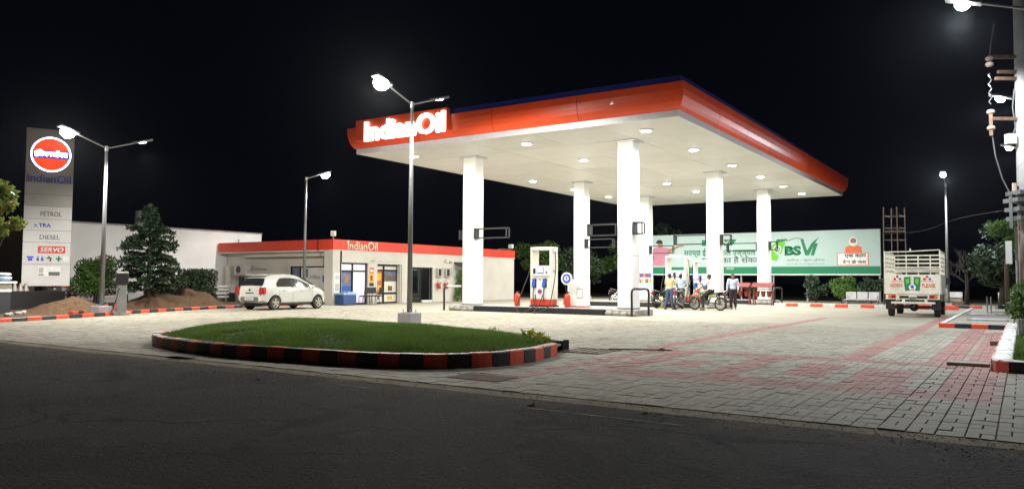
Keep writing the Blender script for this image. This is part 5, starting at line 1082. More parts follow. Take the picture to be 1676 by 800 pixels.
# ------------------------------------------------------------------ motorcycles (front towards +x)
def make_bike(lab, tank, guard_):
    t = thing('motorcycle', lab, 'motorcycle', (0, 0, 0)); wb = .64; r = .30
    for x, nm in ((wb, 'front_wheel'), (-wb, 'rear_wheel')):
        vs = []; nA, nB = 28, 8; fs = []
        for i in range(nA):
            a = 2*PI*i/nA
            for j in range(nB): b = 2*PI*j/nB; rr = r-.045+.045*math.cos(b); vs.append((x+rr*math.cos(a), .045*math.sin(b), r+rr*math.sin(a)))
        for i in range(nA):
            for j in range(nB): fs.append((i*nB+j, ((i+1) % nA)*nB+j, ((i+1) % nA)*nB+(j+1) % nB, i*nB+(j+1) % nB))
        w = MB('rubber').add(vs, fs).build(nm, t, smooth=True)
        MB('chrome').lathe([(.222, -.03), (.235, -.03), (.235, .03), (.222, .03)], (x, 0, r), 28, 'y').build('rim', w)
        for k in range(6): a = 2*PI*k/6; MB('galv').beam((x, 0, r), (x+.225*math.cos(a), 0, r+.225*math.sin(a)), .035, .02, (0, 1, 0)).build('spoke', w)
        MB('engine').cyl((x, -.06, r), (x, .06, r), .07, n=12).build('hub', w)
    for y in (-.09, .09): MB('chrome').tube([(wb, y, r), (wb-.22, y, .86)], .02, 6).build('fork', t); MB('chrome').tube([(-wb, y*1.3, r), (-wb+.14, y*1.3, .70)], .028, 6).build('shock_absorber', t); MB('black').tube([(-.1, y, .35), (-wb, y*1.2, r)], .02, 5).build('swing_arm', t)
    MB(guard_).tube([(wb+.20, 0, .55), (wb+.08, 0, .66), (wb-.12, 0, .66), (wb-.24, 0, .56)], .055, 6).build('mudguard', t, smooth=True)
    MB('black').tube([(-wb-.30, 0, .55), (-wb-.20, 0, .72), (-wb+.1, 0, .72)], .06, 6).build('mudguard', t, smooth=True)
    MB('black').tube([(.38, 0, .78), (.25, 0, .40), (-.05, 0, .28), (-.15, 0, .62)], .025, 6).tube([(.38, 0, .80), (-.15, 0, .66), (-.6, 0, .72)], .025, 6).build('frame', t)
    b = MB('engine').bx(-.06, .22, -.11, .11, .26, .44); b.tube([(.15, 0, .42), (.20, 0, .62)], .085, 10); b.build('engine', t, bevel=.02)
    for z in (.47, .51, .55): MB('engine').lathe([(.11, 0), (.11, .012)], (.175, 0, z), 12).build('cooling_fin', t)
    MB(tank).ell((.14, 0, .80), (.27, .14, .115), 14, 10).build('fuel_tank', t, smooth=True); MB(tank).poly([(-.5, .58), (-.12, .56), (-.08, .70), (-.55, .76)], Matrix(((1, 0, 0, 0), (0, 0, -1, .11), (0, 1, 0, 0), (0, 0, 0, 1))), .22).build('side_panel', t, bevel=.02)
    MB('rubber').poly([(-.13, .76), (-.75, .84), (-.76, .78), (-.5, .74), (-.1, .70)], Matrix(((1, 0, 0, 0), (0, 0, -1, .12), (0, 1, 0, 0), (0, 0, 0, 1))), .24).build('seat', t, bevel=.025)
    MB('chrome').tube([(-.55, .13, .80), (-.85, .13, .86), (-.88, 0, .88), (-.85, -.13, .86), (-.55, -.13, .80)], .014, 6).build('grab_rail', t)
    MB('chrome').tube([(.18, -.11, .30), (.05, -.13, .22), (-.3, -.14, .26), (-.85, -.15, .36)], [.02, .022, .035, .045], 8).build('exhaust', t, smooth=True)
    MB('chrome').tube([(.26, .34, .96), (.34, .22, 1.0), (.42, .08, .93), (.42, -.08, .93), (.34, -.22, 1.0), (.26, -.34, .96)], .014, 6).build('handlebar', t)
    for y in (-.30, .30): MB('rubber').tube([(.22, y*1.2, .945), (.28, y*1.02, .965)], .02, 6).build('grip', t); MB('black').ell((.40, y*1.05, 1.14), (.015, .06, .045), 8, 6).tube([(.33, y*.8, 1.0), (.40, y*1.05, 1.12)], .007, 4).build('mirror', t)
    h = MB(guard_).ell((.48, 0, .88), (.11, .12, .13), 12, 8).build('headlight', t, smooth=True); MB('chrome').disc((0, 0), .085, fr((.575, 0, .88), (0, 1, 0), (1, 0, 0)), .02, 16).build('lens', h)
    MB('tail').bx(-.93, -.88, -.06, .06, .70, .78).build('tail_lamp', t); MB('kerbwhite').bx(-.95, -.94, -.09, .09, .54, .66).build('number_plate', t)
    MB('engine').tube([(-.05, .14, .30), (-.16, .22, .04)], .012, 5).build('side_stand', t)
    return t
bk1 = make_bike('orange tanked motorcycle seen side on under the white shirted rider', 'bikeolive', 'bikeorange'); bk1.location = (-11.93, 33.98, 0); bk1.rotation_euler = (0, R(0), R(180-8))
bk2_ = make_bike('dark motorcycle seen from behind beside the yellow shirted man', 'bikeblack', 'bikeblack'); bk2_.location = (-13.30, 34.05, 0); bk2_.rotation_euler = (R(4), 0, R(98))
c = copy_tree(bk2_); c.location = (-14.4, 35.2, 0); c.rotation_euler = (R(-6), 0, R(70)); c['label'] = 'dark motorcycle parked by the white oil can rack'
c = copy_tree(bk2_); c.location = (-18.6, 39.6, 0); c.rotation_euler = (R(-6), 0, R(20)); c['label'] = 'parked motorcycle glimpsed left of the front right column'
t = thing('plastic_sack', 'beige sack slumped at the island edge beside the rack', 'sack', (-14.95, 35.9, 0)); MB('yellow' if 0 else 'shirty').lathe([(.16, 0), (.2, .1), (.18, .4), (.1, .62), (.05, .7)], n=12).build('sack_body', t, smooth=True)
MB('rust').tube([(.0, 0, .66), (.02, 0, .72)], .05, 6).build('sack_tie', t)

# ------------------------------------------------------------------ people
def caps(mb, chain, n=10):
    for (p, r), (q, r2) in zip(chain, chain[1:]): mb.cyl(p, q, r, r2, n)
    for p, r in chain: mb.ell(p, r, n, 8)
def fuse(mb, name, parent, m, vox=.011, sm=3):
    tmp = mb.build('tmp'); rm = tmp.modifiers.new('r', 'REMESH'); rm.mode = 'VOXEL'; rm.voxel_size = vox; rm.use_smooth_shade = True
    s_ = tmp.modifiers.new('s', 'SMOOTH'); s_.factor = .5; s_.iterations = sm
    me = baked(tmp); bpy.data.objects.remove(tmp); me.name = name; me.materials.clear(); me.materials.append(M[m])
    o = bpy.data.objects.new(name, me); C.objects.link(o); o.parent = parent; return o
def person(lab, loc, rz, J, shirt, trou, long_sleeve=False, shoes='rust', hair='hair'):
    """J: joints in a frame whose +x is forward: pelvis chest neck head, and per side shoulder elbow wrist hip knee ankle"""
    t = thing('person', lab, 'person', loc, rz); V_ = lambda k: Vector(J[k])
    b = MB('skin'); hd = V_('head'); nk = V_('neck'); ch = V_('chest'); pe = V_('pelvis'); f = Vector((math.cos(J.get('look', 0)), math.sin(J.get('look', 0)), 0)); l_ = Vector((-f.y, f.x, 0))
    caps(b, [(pe, .12), ((pe+ch)/2, .115), (ch, .13)]); caps(b, [(ch+Vector((0, 0, .1)), .07), (nk, .055), (hd-Vector((0, 0, .08)), .055)])
    b.ell(hd, (.085, .078, .115), 14, 10); b.ell(hd+f*.03-Vector((0, 0, .065)), (.058, .055, .055)); b.ell(hd+f*.088-Vector((0, 0, .015)), (.018, .014, .024), 8, 6)
    for s in (-1, 1): b.ell(hd+l_*s*.08-Vector((0, 0, .01)), (.02, .014, .03), 8, 6)
    sh = MB(shirt); tr = MB(trou); so = MB(shoes)
    caps(sh, [(pe+Vector((0, 0, .06)), .155), ((pe+ch)/2, .142), (ch, .155)]); sh.ell(ch+Vector((0, 0, .02)), (.125, .17, .16), 14, 10)
    caps(tr, [(pe+Vector((0, 0, .05)), .148), (pe-Vector((0, 0, .03)), .145)])
    for s in 'lr':
        S_, E_, W_ = V_('sh'+s), V_('el'+s), V_('wr'+s); H_, K_, A_ = V_('hip'+s), V_('kn'+s), V_('an'+s)
        caps(b, [(ch+Vector((0, 0, .08)), .075), (S_, .056), (E_, .040), (W_, .027)])
        d = (W_-E_).normalized(); side = Vector((0, 1, 0)) if abs(d.y) < .8 else Vector((1, 0, 0)); sd_ = d.cross(side).normalized(); pl = sd_.cross(d).normalized()
        pc = W_+d*.05; caps(b, [(W_, .027), (pc, .034)]); caps(b, [(pc+pl*.02, .024), (pc-pl*.02, .024)])
        for q, ln in zip((-1.5, -.5, .5, 1.5), (.062, .075, .072, .055)):
            p0 = W_+d*.085+pl*q*.018; p1 = p0+d*ln*.55-sd_*.012; p2 = p1+d*ln*.35-sd_*.028; caps(b, [(p0-d*.02, .0105), (p1, .0098), (p2, .0088)], 6)
        tb = W_+d*.03+pl*.03; caps(b, [(tb, .013), (tb+pl*.025+d*.03-sd_*.01, .011), (tb+pl*.03+d*.06-sd_*.025, .009)], 6)
        caps(b, [(H_, .085), (K_, .055), (A_, .036)])
        fo = Vector((J['toe'][0], J['toe'][1], 0)).normalized(); caps(b, [(A_-Vector((0, 0, .03))-fo*.03, .038), (A_-Vector((0, 0, .045))+fo*.07, .034), (A_-Vector((0, 0, .055))+fo*.15, .024)])
        caps(so, [(A_-Vector((0, 0, .062))-fo*.04, .03), (A_-Vector((0, 0, .065))+fo*.09, .036), (A_-Vector((0, 0, .065))+fo*.17, .028)], 8)
        caps(sh, [(ch+Vector((0, 0, .06)), .10), (S_, .078), (S_+(E_-S_)*.75, .066)]+([(E_, .056), (E_+(W_-E_)*.85, .042)] if long_sleeve else []))
        caps(tr, [(pe-Vector((0, 0, .02)), .13), (H_, .105), (K_, .078), (A_+(K_-A_)*.12, .062)])
    fuse(b, 'body', t, 'skin', .0085, 2); fuse(sh, 'shirt', t, shirt, .013); fuse(tr, 'trousers', t, trou, .013); fuse(so, 'sandals', t, shoes, .010, 2)
    h = MB(hair); h.ell(hd+Vector((0, 0, .035))-f*.018, (.094, .088, .100), 16, 10); h.ell(hd-f*.045, (.062, .078, .09), 12, 8); fuse(h, 'hair', t, hair, .012, 2)
    for s in (-1, 1): MB('kerbwhite').ell(hd+f*.074+l_*s*.032+Vector((0, 0, .012)), (.010, .012, .008), 8, 6).use('hair').ell(hd+f*.082+l_*s*.032+Vector((0, 0, .012)), (.005, .006, .006), 6, 5).build('eye', t)
    MB('tail').ell(hd+f*.082-Vector((0, 0, .055)), (.008, .022, .006), 8, 5).build('mouth', t)
    return t
def stand(h=1.66, **kw):
    k = h/1.68; J = dict(pelvis=(0, 0, .94), chest=(0, 0, 1.25), neck=(0, 0, 1.43), head=(.01, 0, 1.555), shl=(0, .18, 1.38), shr=(0, -.18, 1.38), ell=(-.02, .23, 1.12), elr=(-.02, -.23, 1.12), wrl=(.05, .24, .88), wrr=(.05, -.24, .88),
                         hipl=(0, .09, .90), hipr=(0, -.09, .90), knl=(.02, .10, .50), knr=(.02, -.10, .50), anl=(0, .11, .10), anr=(0, -.11, .10), toe=(1, 0), look=0); J.update(kw)
    return {a: (tuple(q*k for q in v) if a not in ('toe', 'look') else v) for a, v in J.items()}
# facing: rz turns +x. north (away from camera) = +90 deg
person('man in a patterned yellow shirt and blue jeans standing with his back turned', (-13.62, 33.75, 0), R(80), stand(1.66, ell=(.10, .28, 1.14), wrl=(.30, .20, 1.02), elr=(.16, -.26, 1.16), wrr=(.36, -.16, 1.10), knl=(-.02, .16, .49), anl=(-.12, .20, .10), anr=(.05, -.12, .10)), 'shirty', 'jeans')
person('pump attendant in a light blue shirt and dark trousers at the second dispenser', (-13.72, 35.35, 0), R(95), stand(1.66, ell=(.12, .24, 1.15), wrl=(.34, .16, 1.05), elr=(.15, -.24, 1.15), wrr=(.38, -.12, 1.10)), 'shirtb', 'trous')
person('man in a lilac shirt and dark trousers standing facing the camera', (-11.32, 35.75, 0), R(-66), stand(1.66, elr=(-.03, -.25, 1.12), ell=(-.04, .25, 1.13), wrl=(.08, .22, .90), wrr=(.02, -.27, .88), knr=(.05, -.10, .5)), 'shirtl', 'trous', True)
J = dict(pelvis=(-.20, 0, .90), chest=(-.15, 0, 1.20), neck=(-.11, 0, 1.38), head=(-.08, 0, 1.50), shl=(-.12, .18, 1.32), shr=(-.12, -.18, 1.32), ell=(.05, .26, 1.10), elr=(.05, -.26, 1.10), wrl=(.20, .33, .985), wrr=(.20, -.33, .985),
         hipl=(-.18, .10, .86), hipr=(-.18, -.10, .86), knl=(.16, .24, .58), knr=(.16, -.22, .60), anl=(.02, .34, .10), anr=(.10, -.24, .36), toe=(1, 0), look=.2)
person('rider in a white t-shirt sitting on the side on motorcycle', (-11.93, 33.98, 0), R(172), J, 'shirtw', 'trous')

# ------------------------------------------------------------------ vegetation
def tree(name, lab, cat, loc, trunk, clumps, n, size, m='leaf', seed=1, group=None, m2=None, n2=0, limbs=True, bk='bark'):
    t = thing(name, lab, cat, loc, 0, group); rg = random.Random(seed)
    MB(bk).tube(trunk[0], trunk[1], 8).build('trunk', t, smooth=True)
    top = Vector(trunk[0][-1])
    if limbs:
        for c, r in clumps:
            a = Vector(trunk[0][-2] if len(trunk[0]) > 2 else trunk[0][0]).lerp(top, rg.uniform(.2, 1)); e = Vector(c); md = a.lerp(e, .5)+Vector((rg.uniform(-.1, .1), rg.uniform(-.1, .1), rg.uniform(0, .15)))
            MB(bk).tube([a, md, e], [trunk[1][-1]*.7, trunk[1][-1]*.45, trunk[1][-1]*.2], 6).build('limb', t)
    leafy(clumps, n, size, m, seed).build('crown', t)
    if m2: leafy(clumps, n2, size*.9, m2, seed+1).build('crown_tips', t)
    return t
def rclumps(c, R_, k, r, seed):
    rg = np.random.default_rng(seed); out = []
    for i in range(k):
        d = rg.normal(size=3); d /= np.linalg.norm(d); p = np.array(c)+d*np.array(R_)*rg.uniform(.45, 1.); q = r*rg.uniform(.6, 1.3); out.append((tuple(p), (q, q, q*.8)))
    return out
# Norfolk style pine before the white wall: whorls of drooping branches with needle sprays
def pine(loc, H, lab):
    t = thing('pine_tree', lab, 'tree', loc); rg = random.Random(5); MB('bark').tube([(0, 0, 0), (.03, 0, H*.5), (0, .02, H)], [.11, .07, .012], 8).build('trunk', t, smooth=True)
    nd = MB('leafpine'); k = 0; z = .75
    while z < H-.15:
        u = (z-.75)/(H-.75); Lr = (1.62 if u < .3 else 1.62*(1-((u-.3)/.72)**1.15))*rg.uniform(.85, 1.1); nb_ = 9 if u < .7 else 7
        for j in range(nb_):
            a = 2*PI*j/nb_+k*.6+rg.uniform(-.2, .2); L_ = max(.12, Lr*rg.uniform(.7, 1.15)); dz = rg.uniform(-.16, .16); d = Vector((math.cos(a), math.sin(a), 0)); p = [Vector((0, 0, z)), Vector((0, 0, z+.06*L_+dz))+d*L_*.5, Vector((0, 0, z-.02*L_+.03+dz*1.3))+d*L_]
            MB('bark').tube(p, [.022*(1-u*.7), .014*(1-u*.7), .005], 5).build('branch', t)
            ns = int(24+110*L_)
            for q in range(ns):
                s = rg.uniform(.15, 1.0)**.75; c = p[0].lerp(p[1], s*2) if s < .5 else p[1].lerp(p[2], s*2-1); side = Vector((-d.y, d.x, 0))*rg.choice((-1, 1)); ln = rg.uniform(.10, .30)*(1.25-s*.75)
                tip = c+side*ln*rg.uniform(.3, 1)+d*ln*.55+Vector((0, 0, rg.uniform(-.13, .16))); w_ = (tip-c).cross(Vector((rg.uniform(-.4, .4), rg.uniform(-.4, .4), 1))).normalized()*.034
                nd.add([c-w_*.3, c.lerp(tip, .45)-w_, tip, c.lerp(tip, .45)+w_], [(0, 1, 2, 3)])
        z += .27*(1-.35*u); k += 1
    nd.build('crown', t); return t
pine((-32.3, 19.6, 0), 4.6, 'dark conical pine standing before the blank white wall')
tree('round_shrub', 'round bright green shrub behind the left street lamp', 'shrub', (-35.6, 19.0, 0), ([(0, 0, 0), (.03, 0, .5), (0, 0, 1.2)], [.06, .05, .03]), [((0, 0, 1.45), (.85, .85, .75)), ((.3, .3, 1.9), (.6, .6, .5)), ((-.4, -.1, 1.75), (.6, .6, .5)), ((.1, -.4, 1.0), (.75, .75, .6)), ((-.3, .5, 1.1), (.7, .7, .6))], 5200, .075, 'leaf', 11)
t = thing('clipped_hedge', 'dark box clipped hedge block beside the shop', 'hedge', (-35.6, 24.3, 0)); hb = rclumps((0, 0, 1.0), (.5, .5, .62), 26, .34, 4)
lf = leafy([((x, y, z), (.30, .30, .28)) for x in (-.5, 0, .5) for y in (-.5, 0, .5) for z in (.35, .8, 1.25, 1.55)], 11000, .055, 'leafdk', 21); lf.build('foliage', t); MB('bark').tube([(0, 0, 0), (0, 0, 1.2)], .05, 6).build('stem', t)
tree('low_bush', 'low dark bush left of the clipped hedge', 'bush', (-35.2, 22.3, 0), ([(0, 0, 0), (0, 0, .25), (0, 0, .5)], [.04, .03, .02]), [((0, 0, .55), (.6, .6, .5)), ((.4, .4, .8), (.45, .45, .4)), ((-.4, -.2, .5), (.5, .5, .4))], 1800, .07, 'leafdk', 31)
tree('leafy_tree', 'leafy tree with orange tipped leaves cut by the left edge', 'tree', (-24.2, 10.0, 0), ([(0, 0, 0), (-.05, 0, 1.2), (.1, 0, 2.6)], [.09, .07, .04]), rclumps((.05, .05, 3.1), (.62, .62, .85), 9, .40, 8), 2400, .085, 'leaflime', 41, None, 'leafor', 220)
# dark trees behind the station and on the right
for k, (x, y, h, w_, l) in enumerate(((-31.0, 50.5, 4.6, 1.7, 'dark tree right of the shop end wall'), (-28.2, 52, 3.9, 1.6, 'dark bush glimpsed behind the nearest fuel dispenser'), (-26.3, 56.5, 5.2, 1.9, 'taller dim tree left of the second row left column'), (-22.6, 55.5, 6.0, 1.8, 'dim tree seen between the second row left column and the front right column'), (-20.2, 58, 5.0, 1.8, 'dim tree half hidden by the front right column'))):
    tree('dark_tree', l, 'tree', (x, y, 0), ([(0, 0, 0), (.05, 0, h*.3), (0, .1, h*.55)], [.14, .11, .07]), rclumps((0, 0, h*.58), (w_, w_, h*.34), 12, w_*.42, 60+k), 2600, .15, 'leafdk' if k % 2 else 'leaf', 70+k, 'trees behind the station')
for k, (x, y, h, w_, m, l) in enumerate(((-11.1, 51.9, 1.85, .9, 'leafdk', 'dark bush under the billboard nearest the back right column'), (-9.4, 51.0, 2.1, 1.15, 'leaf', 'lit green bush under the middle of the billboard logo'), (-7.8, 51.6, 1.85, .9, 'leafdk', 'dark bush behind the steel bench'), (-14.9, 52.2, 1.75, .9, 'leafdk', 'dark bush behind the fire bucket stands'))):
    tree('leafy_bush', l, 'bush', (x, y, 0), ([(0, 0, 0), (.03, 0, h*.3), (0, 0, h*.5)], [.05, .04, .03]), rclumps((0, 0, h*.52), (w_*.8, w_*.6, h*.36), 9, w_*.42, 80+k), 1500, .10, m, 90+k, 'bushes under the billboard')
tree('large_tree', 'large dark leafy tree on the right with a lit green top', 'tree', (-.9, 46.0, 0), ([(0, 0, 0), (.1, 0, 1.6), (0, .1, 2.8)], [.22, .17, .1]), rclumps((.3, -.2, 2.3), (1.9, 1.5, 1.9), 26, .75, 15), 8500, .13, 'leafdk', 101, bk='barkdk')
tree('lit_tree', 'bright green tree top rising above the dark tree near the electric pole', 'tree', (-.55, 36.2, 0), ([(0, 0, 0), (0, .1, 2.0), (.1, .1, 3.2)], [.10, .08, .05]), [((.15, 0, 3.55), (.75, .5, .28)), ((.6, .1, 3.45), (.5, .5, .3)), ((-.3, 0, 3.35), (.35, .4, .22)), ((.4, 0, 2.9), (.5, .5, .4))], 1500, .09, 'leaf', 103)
t = thing('bare_tree', 'bare brownish twiggy tree left of the large dark tree', 'tree', (-2.6, 48.5, 0)); rg = random.Random(3); MB('barkdk').tube([(0, 0, 0), (.05, 0, 1.2), (0, 0, 2.0)], [.13, .1, .07], 8).build('trunk', t, smooth=True); cr = MB('barkdk')
def twig(p, d, L, r, lv):
    q = p+d*L; md = p.lerp(q, .5)+Vector((rg.uniform(-1, 1), rg.uniform(-1, 1), rg.uniform(-.5, 1)))*L*.08; cr.tube([p, md, q], [r, r*.75, r*.5], 4, False)
    if lv:
        for k in range(4): e = (d+Vector((rg.uniform(-.9, .9), rg.uniform(-.9, .9), rg.uniform(-.35, .6)))).normalized(); twig(p.lerp(q, rg.uniform(.45, 1)), e, L*rg.uniform(.55, .8), r*.55, lv-1)
for k in range(7): twig(Vector((0, 0, rg.uniform(1.1, 2.0))), Vector((math.cos(k*.9), math.sin(k*.9), rg.uniform(.3, 1.1))).normalized(), .85, .035, 3)
cr.build('crown', t)
# bed on the right: small trunk with foliage
tree('young_tree', 'young leafy tree growing in the bed at the right edge', 'tree', (.12, 15.2, .08), ([(0, 0, 0), (-.05, 0, .55), (.05, .05, 1.0)], [.085, .07, .04]), [((.05, .1, 1.05), (.40, .42, .22)), ((-.15, -.1, .82), (.26, .26, .2)), ((.3, .3, .85), (.35, .35, .25))], 900, .06, 'leaf', 111)
tree('low_bush', 'low leafy bush at the foot of the electric pole', 'bush', (.35, 17.6, .08), ([(0, 0, 0), (0, 0, .25), (0, 0, .5)], [.03, .03, .02]), [((0, 0, .55), (.4, .5, .4)), ((.1, .4, .8), (.4, .4, .3))], 900, .06, 'leafdk', 113)

# ------------------------------------------------------------------ soil heaps, air pump, left edge things
def heap(loc, rx, ry, h, lab, seed, rz=0):
    mb = MB('soil'); N_, K = 36, 14; vs = [(0, 0, h*(1+.05*mnoise.noise((seed, 0, 0))))]
    for i in range(1, K+1):
        u = i/K
        for j in range(N_):
            a = 2*PI*j/N_; x, y = u*math.cos(a), u*math.sin(a); rr = 1+.22*mnoise.noise((math.cos(a)*1.3+seed, math.sin(a)*1.3, 0)); z = h*(math.exp(-2.4*u*u)-math.exp(-2.4))/(1-math.exp(-2.4))
            z = z*(1+.5*mnoise.noise((x*2.2+seed, y*2.2, 1)))+.05*mnoise.noise((x*7, y*7, seed))*(1-u*.8)+.025*mnoise.noise((x*18, y*18, seed))*(1-u*.7); vs.append((x*rx*rr, y*ry*rr, z if i < K else -.04))
    fs = [(0, 1+j, 1+(j+1) % N_) for j in range(N_)]+[(1+i*N_+j, 1+(i+1)*N_+j, 1+(i+1)*N_+(j+1) % N_, 1+i*N_+(j+1) % N_) for i in range(K-1) for j in range(N_)]
    mb.add(vs, fs); o = mb.build('soil_heap', smooth=False); o.location = loc; o.rotation_euler.z = rz; tag(o, lab, 'soil heap'); return o
heap((-29.2, 14.7, .03), 2.0, 1.4, .54, 'brown soil heap in front of the totem sign', 3.1, R(60))
heap((-32.4, 20.2, .03), 2.4, 1.6, .62, 'left hump of the soil heap below the pine', 7.7, R(62)); heap((-32.0, 21.6, .03), 1.9, 1.5, .78, 'taller soil heap before the clipped hedge', 9.2, R(62))
rg = random.Random(12)
for k in range(5):
    o = MB('concrete').ell((0, 0, .05), (rg.uniform(.08, .16), rg.uniform(.08, .14), .07), 7, 5).build('rubble_piece'); o.location = (-27.6-.45*k, 11.9+.35*k+rg.uniform(-.1, .1), .04); tag(o, ['pale rubble piece lying nearest the kerb at the left end', 'pale rubble piece second from the kerb', 'middle piece of the pale rubble left of the heap', 'pale rubble piece fourth from the kerb', 'pale rubble piece farthest from the kerb below the pillar'][k], 'rubble', 'rubble by the soil heap')
t = thing('air_pump', 'grey tyre air pump post with a black display head', 'air pump', (-26.5, 15.1, .05), R(-25))
MB('steel').bx(-.19, .19, -.15, .15, .06, 1.02).build('column', t, bevel=.015); MB('tgrey').bx(-.10, .10, -.158, -.151, .18, .98).build('front_plate', t); MB('black').bx(-.23, .23, -.19, .19, 1.02, 1.42).build('head', t, bevel=.02); MB('tgrey').bx(-.22, .22, -.18, .18, 1.42, 1.48).build('cap', t, bevel=.01)
s = MB('txtgrey').bx(-.15, .15, -.2, -.191, 1.14, 1.36).build('screen_bezel', t); MB('posterb').bx(-.11, .11, -.204, -.2005, 1.18, 1.33).build('screen', s); MB('concrete').bx(-.3, .3, -.26, .26, -.06, .06).build('foot', t); MB('rubber').tube(smooth_loop([(.2, -.1, .9), (.34, -.2, .5), (.3, -.35, .03), (.05, -.42, .03), (.28, -.5, .03)], 6, False), .015, 6).build('hose', t)
t = thing('planter_wall', 'low dark wall running behind the left soil heap', 'wall', (-33.5, 14.7, 0)); MB('black').beam((-32.6, 12.6, .36), (-34.2, 16.9, .36), .25, .78).build('wall_panel', t, world=True)
M['navy'] = mat('navy_sheet', (.02, .025, .05), .7)
t = thing('waste_pillar', 'white capped pillar with a blue and white sack on top at the left edge', 'pillar', (-29.8, 12.7, 0)); MB('dark').bx(-.18, .18, -.18, .18, 0, .8).build('lower_post', t); MB('kerbwhite').bx(-.2, .2, -.2, .2, .8, 1.1).build('upper_post', t); MB('kerbwhite').bx(-.32, .32, -.32, .32, 1.1, 1.17).build('cap', t)
o = MB('coolerlid').ell((0, 0, .11), (.27, .27, .11), 12, 8).use('printwhite').ell((.02, 0, .24), (.25, .24, .06), 12, 6).build('folded_sack', smooth=True); o.location = (-29.8, 12.7, 1.17); tag(o, 'blue and white folded sack on the capped pillar', 'sack')
t = thing('striped_railing', 'low white and pink railing with dark footed posts along the white wall', 'railing', (-37.4, 22, 0))
for k in range(9):
    y = 17.6+k*1.25; x = -37.3
    p_ = MB('kerbwhite').bx(x-.14, x+.14, y-.14, y+.14, .52, 1.0).build('post', t, world=True); MB('black').bx(x-.15, x+.15, y-.15, y+.15, 0, .52).build('post_foot', p_, world=True)
    if k < 8:
        for z, m in ((.30, 'kerbwhite'), (.50, 'printpink'), (.70, 'kerbwhite'), (.88, 'printorange')):
            if k > 2 and m != 'kerbwhite': m = 'kerbwhite'
            MB(m).bx(x-.03, x+.03, y+.145, y+1.105, z-.05, z+.05).build('rail', t, world=True)
for k, (x, y) in enumerate(((-33.5, 14.70), (-33.6, 14.96), (-33.68, 15.2))):
    o = MB('tdark').lathe([(.11, 0), (.12, .02), (.05, .3), (.02, .33)], n=10).build('grey_cone'); o.location = (x, y, .75); tag(o, ['dim grey cone on the low dark wall nearest the left edge', 'middle of the three dim grey cones on the low dark wall', 'dim grey cone on the low dark wall nearest the totem'][k], 'cone', 'grey cones under the totem')
kx = thing('kerb_line', 'short red and black kerb piece beside the lamp plinth', 'kerb', (-28, 15, 0)); kerb(kx, [(-27.4, 13.9), (-28.2, 14.9)], .15, .13, .45, ['kerbred', 'kerbblack'], side=1)
kx = thing('kerb_line', 'red and black kerb behind the grey air pump', 'kerb', (-32, 17, 0)); kerb(kx, [(-31.2, 16.6), (-32.9, 19.6)], .15, .22, .5, ['kerbblack', 'kerbred'], side=1)
t = thing('grey_cylinder', 'rounded grey tank behind the top of the pine', 'tank', (-40.6, 24.3, 4.06)); MB('tgrey').cyl((0, 0, 0), (0, 0, .95), .5, .46, 16).build('drum', t); MB('black').cyl((0, 0, .95), (0, 0, 1.05), .25, n=14).build('lid', t)

# ------------------------------------------------------------------ electric pole at the right edge
ep = thing('electric_pole', 'concrete electric pole with rusty crossarms and a fuse platform at the right edge', 'electric pole', (.06, 20.3, 0)); PX, PY = .09, 20.38
MB('pole').cyl((PX, PY, 0), (PX, PY, 9.0), .19, .15, 14).build('pole', ep, world=True, smooth=True)
ax = Vector((-.83, -.55, 0)); E0 = Vector((PX, PY, 0)); pt = lambda s, z: E0+ax*s+Vector((0, 0, z))
for z, s1, m in ((6.32, .75, 'rust'), (5.98, .56, 'rust'), (5.83, .62, 'rust'), (4.93, .72, 'rust')): MB(m).beam(pt(-.2, z), pt(s1, z), .07, .07).build('crossarm', ep, world=True)
MB('rust').beam(pt(.74, 4.55), pt(.74, 5.1), .09, .07).build('fuse_bracket', ep, world=True)
for z in (6.15, 6.28, 5.08, 4.72): MB('ceramic').ell(pt(.74, z), (.085, .085, .06), 12, 8).build('insulator', ep, world=True)
sp_ = [pt(.74+.035*math.sin(k*1.6), 5.95-.05*k)+Vector((0, .03*math.cos(k*1.6), 0)) for k in range(15)]; MB('galv').tube(sp_, .012, 5).build('coil_wire', ep, world=True)
MB('galv').tube([pt(.62, 7.05), pt(.70, 6.6), pt(.74, 6.3)], .012, 5).build('jumper_wire', ep, world=True); MB('galv').tube([pt(.73, 4.68), pt(.66, 4.1), pt(.52, 3.6), pt(.30, 3.15)], .014, 5).build('jumper_wire', ep, world=True); MB('galv').tube([pt(.2, 5.6), pt(.25, 5.2), pt(.2, 4.75), pt(.28, 4.5)], .012, 5).build('jumper_wire', ep, world=True)
MB('tlight').beam(pt(.22, 4.48), pt(.40, 4.48), .16, .22).build('junction_box', ep, world=True); MB('rust').beam(pt(.10, 4.75), pt(.10, 5.45), .10, .10).build('bracket', ep, world=True)
for z, s1 in ((3.28, .42), (3.12, .48), (2.92, .45), (2.72, .42)): MB('polegrey').beam(pt(-.6, z), pt(s1-.12, z), .5, .09).build('platform_beam', ep, world=True)
MB('ceramic').cyl(pt(.25, 3.32), pt(.25, 3.5), .05, n=8).build('insulator', ep, world=True); MB('black').beam(pt(.36, 3.10), pt(.18, 3.42), .05, .05).build('fuse_arm', ep, world=True)
for s in (.35, -.4): MB('steel').beam(pt(s, 2.5), pt(s, 3.2), .06, .06).build('strut', ep, world=True)
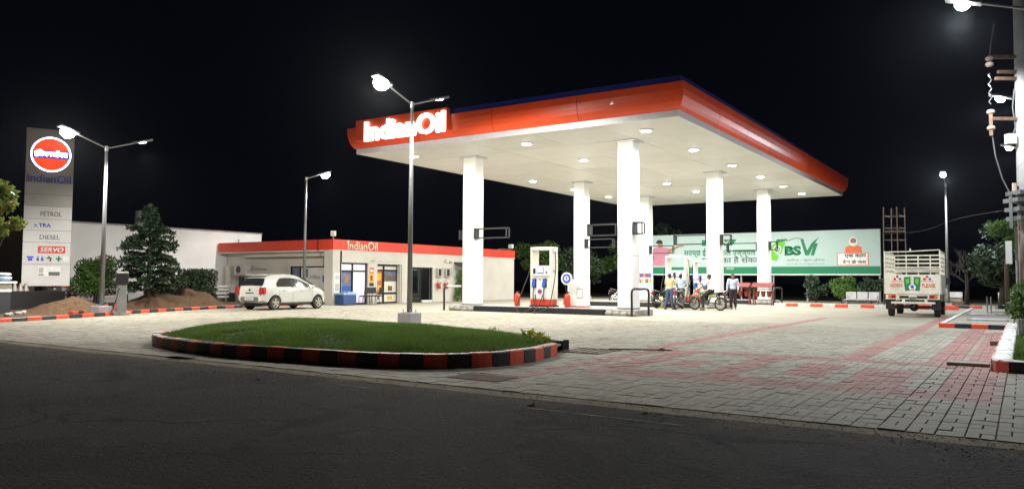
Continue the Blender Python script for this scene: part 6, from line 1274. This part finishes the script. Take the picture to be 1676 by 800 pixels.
MB('dark').beam(pt(-.5, 2.0), pt(.12, 2.0), .5, 1.1).build('transformer_box', ep, world=True); MB('rust').tube([pt(.15, 2.7), pt(.18, 2.3), pt(.13, 1.9)], .025, 6).build('conduit', ep, world=True)
MB('tlight').beam(pt(.42, 1.72), pt(.42, 2.22), .12, .12).build('meter_box', ep, world=True); MB('steel').cyl(pt(.24, 0), pt(.24, 1.8), .03, n=8).build('stay_pipe', ep, world=True)
o = MB('hair').tube(smooth_loop([(-.1, 20.4, 2.95), (-1.6, 27, 3.25), (-3.4, 34, 3.3), (-6.5, 46, 3.9)], 6, False), .004, 5).build('overhead_wire'); tag(o, 'thin overhead wire running from the electric pole towards the scaffold', 'wire')
for k, (x0, x1, l) in enumerate(((-3.9, -2.9, 'low grey wall piece just right of the lamp behind the pickup'), (-1.2, 1.4, 'low grey wall piece under the large dark tree'))):
    t = thing('boundary_wall', l, 'wall', ((x0+x1)/2, 50.5, 0)); MB('concrete').bx(x0, x1, 50.4, 50.6, .0, .42).build('lower_course', t, world=True); MB('wall2').bx(x0, x1, 50.38, 50.62, .46, .78).build('upper_course', t, world=True)
o = MB('rust').bx(-.35, .35, -.3, .3, 0, .3).use('wood' if 0 else 'bark').beam((-.5, -.2, .3), (.7, -.3, .06), .08, .05).beam((-.4, .1, .32), (.6, .2, .12), .08, .05).build('timber_scrap'); o.location = (-3.0, 47.6, 0); tag(o, 'small pile of boards and red scrap behind the pickup', 'scrap')

# ------------------------------------------------------------------ thin haze volume added to give the lamps bloom-like halos
hz = bpy.data.materials.new('halo_haze'); hz.use_nodes = True; nt = hz.node_tree; nt.nodes.remove(nt.nodes['Principled BSDF'])
pv_ = nt.nodes.new('ShaderNodeVolumePrincipled'); pv_.inputs['Density'].default_value = .00008; pv_.inputs['Anisotropy'].default_value = .88; pv_.inputs['Color'].default_value = (.85, .9, 1, 1)
nt.links.new(pv_.outputs[0], nt.nodes['Material Output'].inputs['Volume'])
M['haze'] = hz; o = MB('haze').bx(-110, 60, -60, 130, -1.2, 12).build('haze'); o['kind'] = 'stuff'
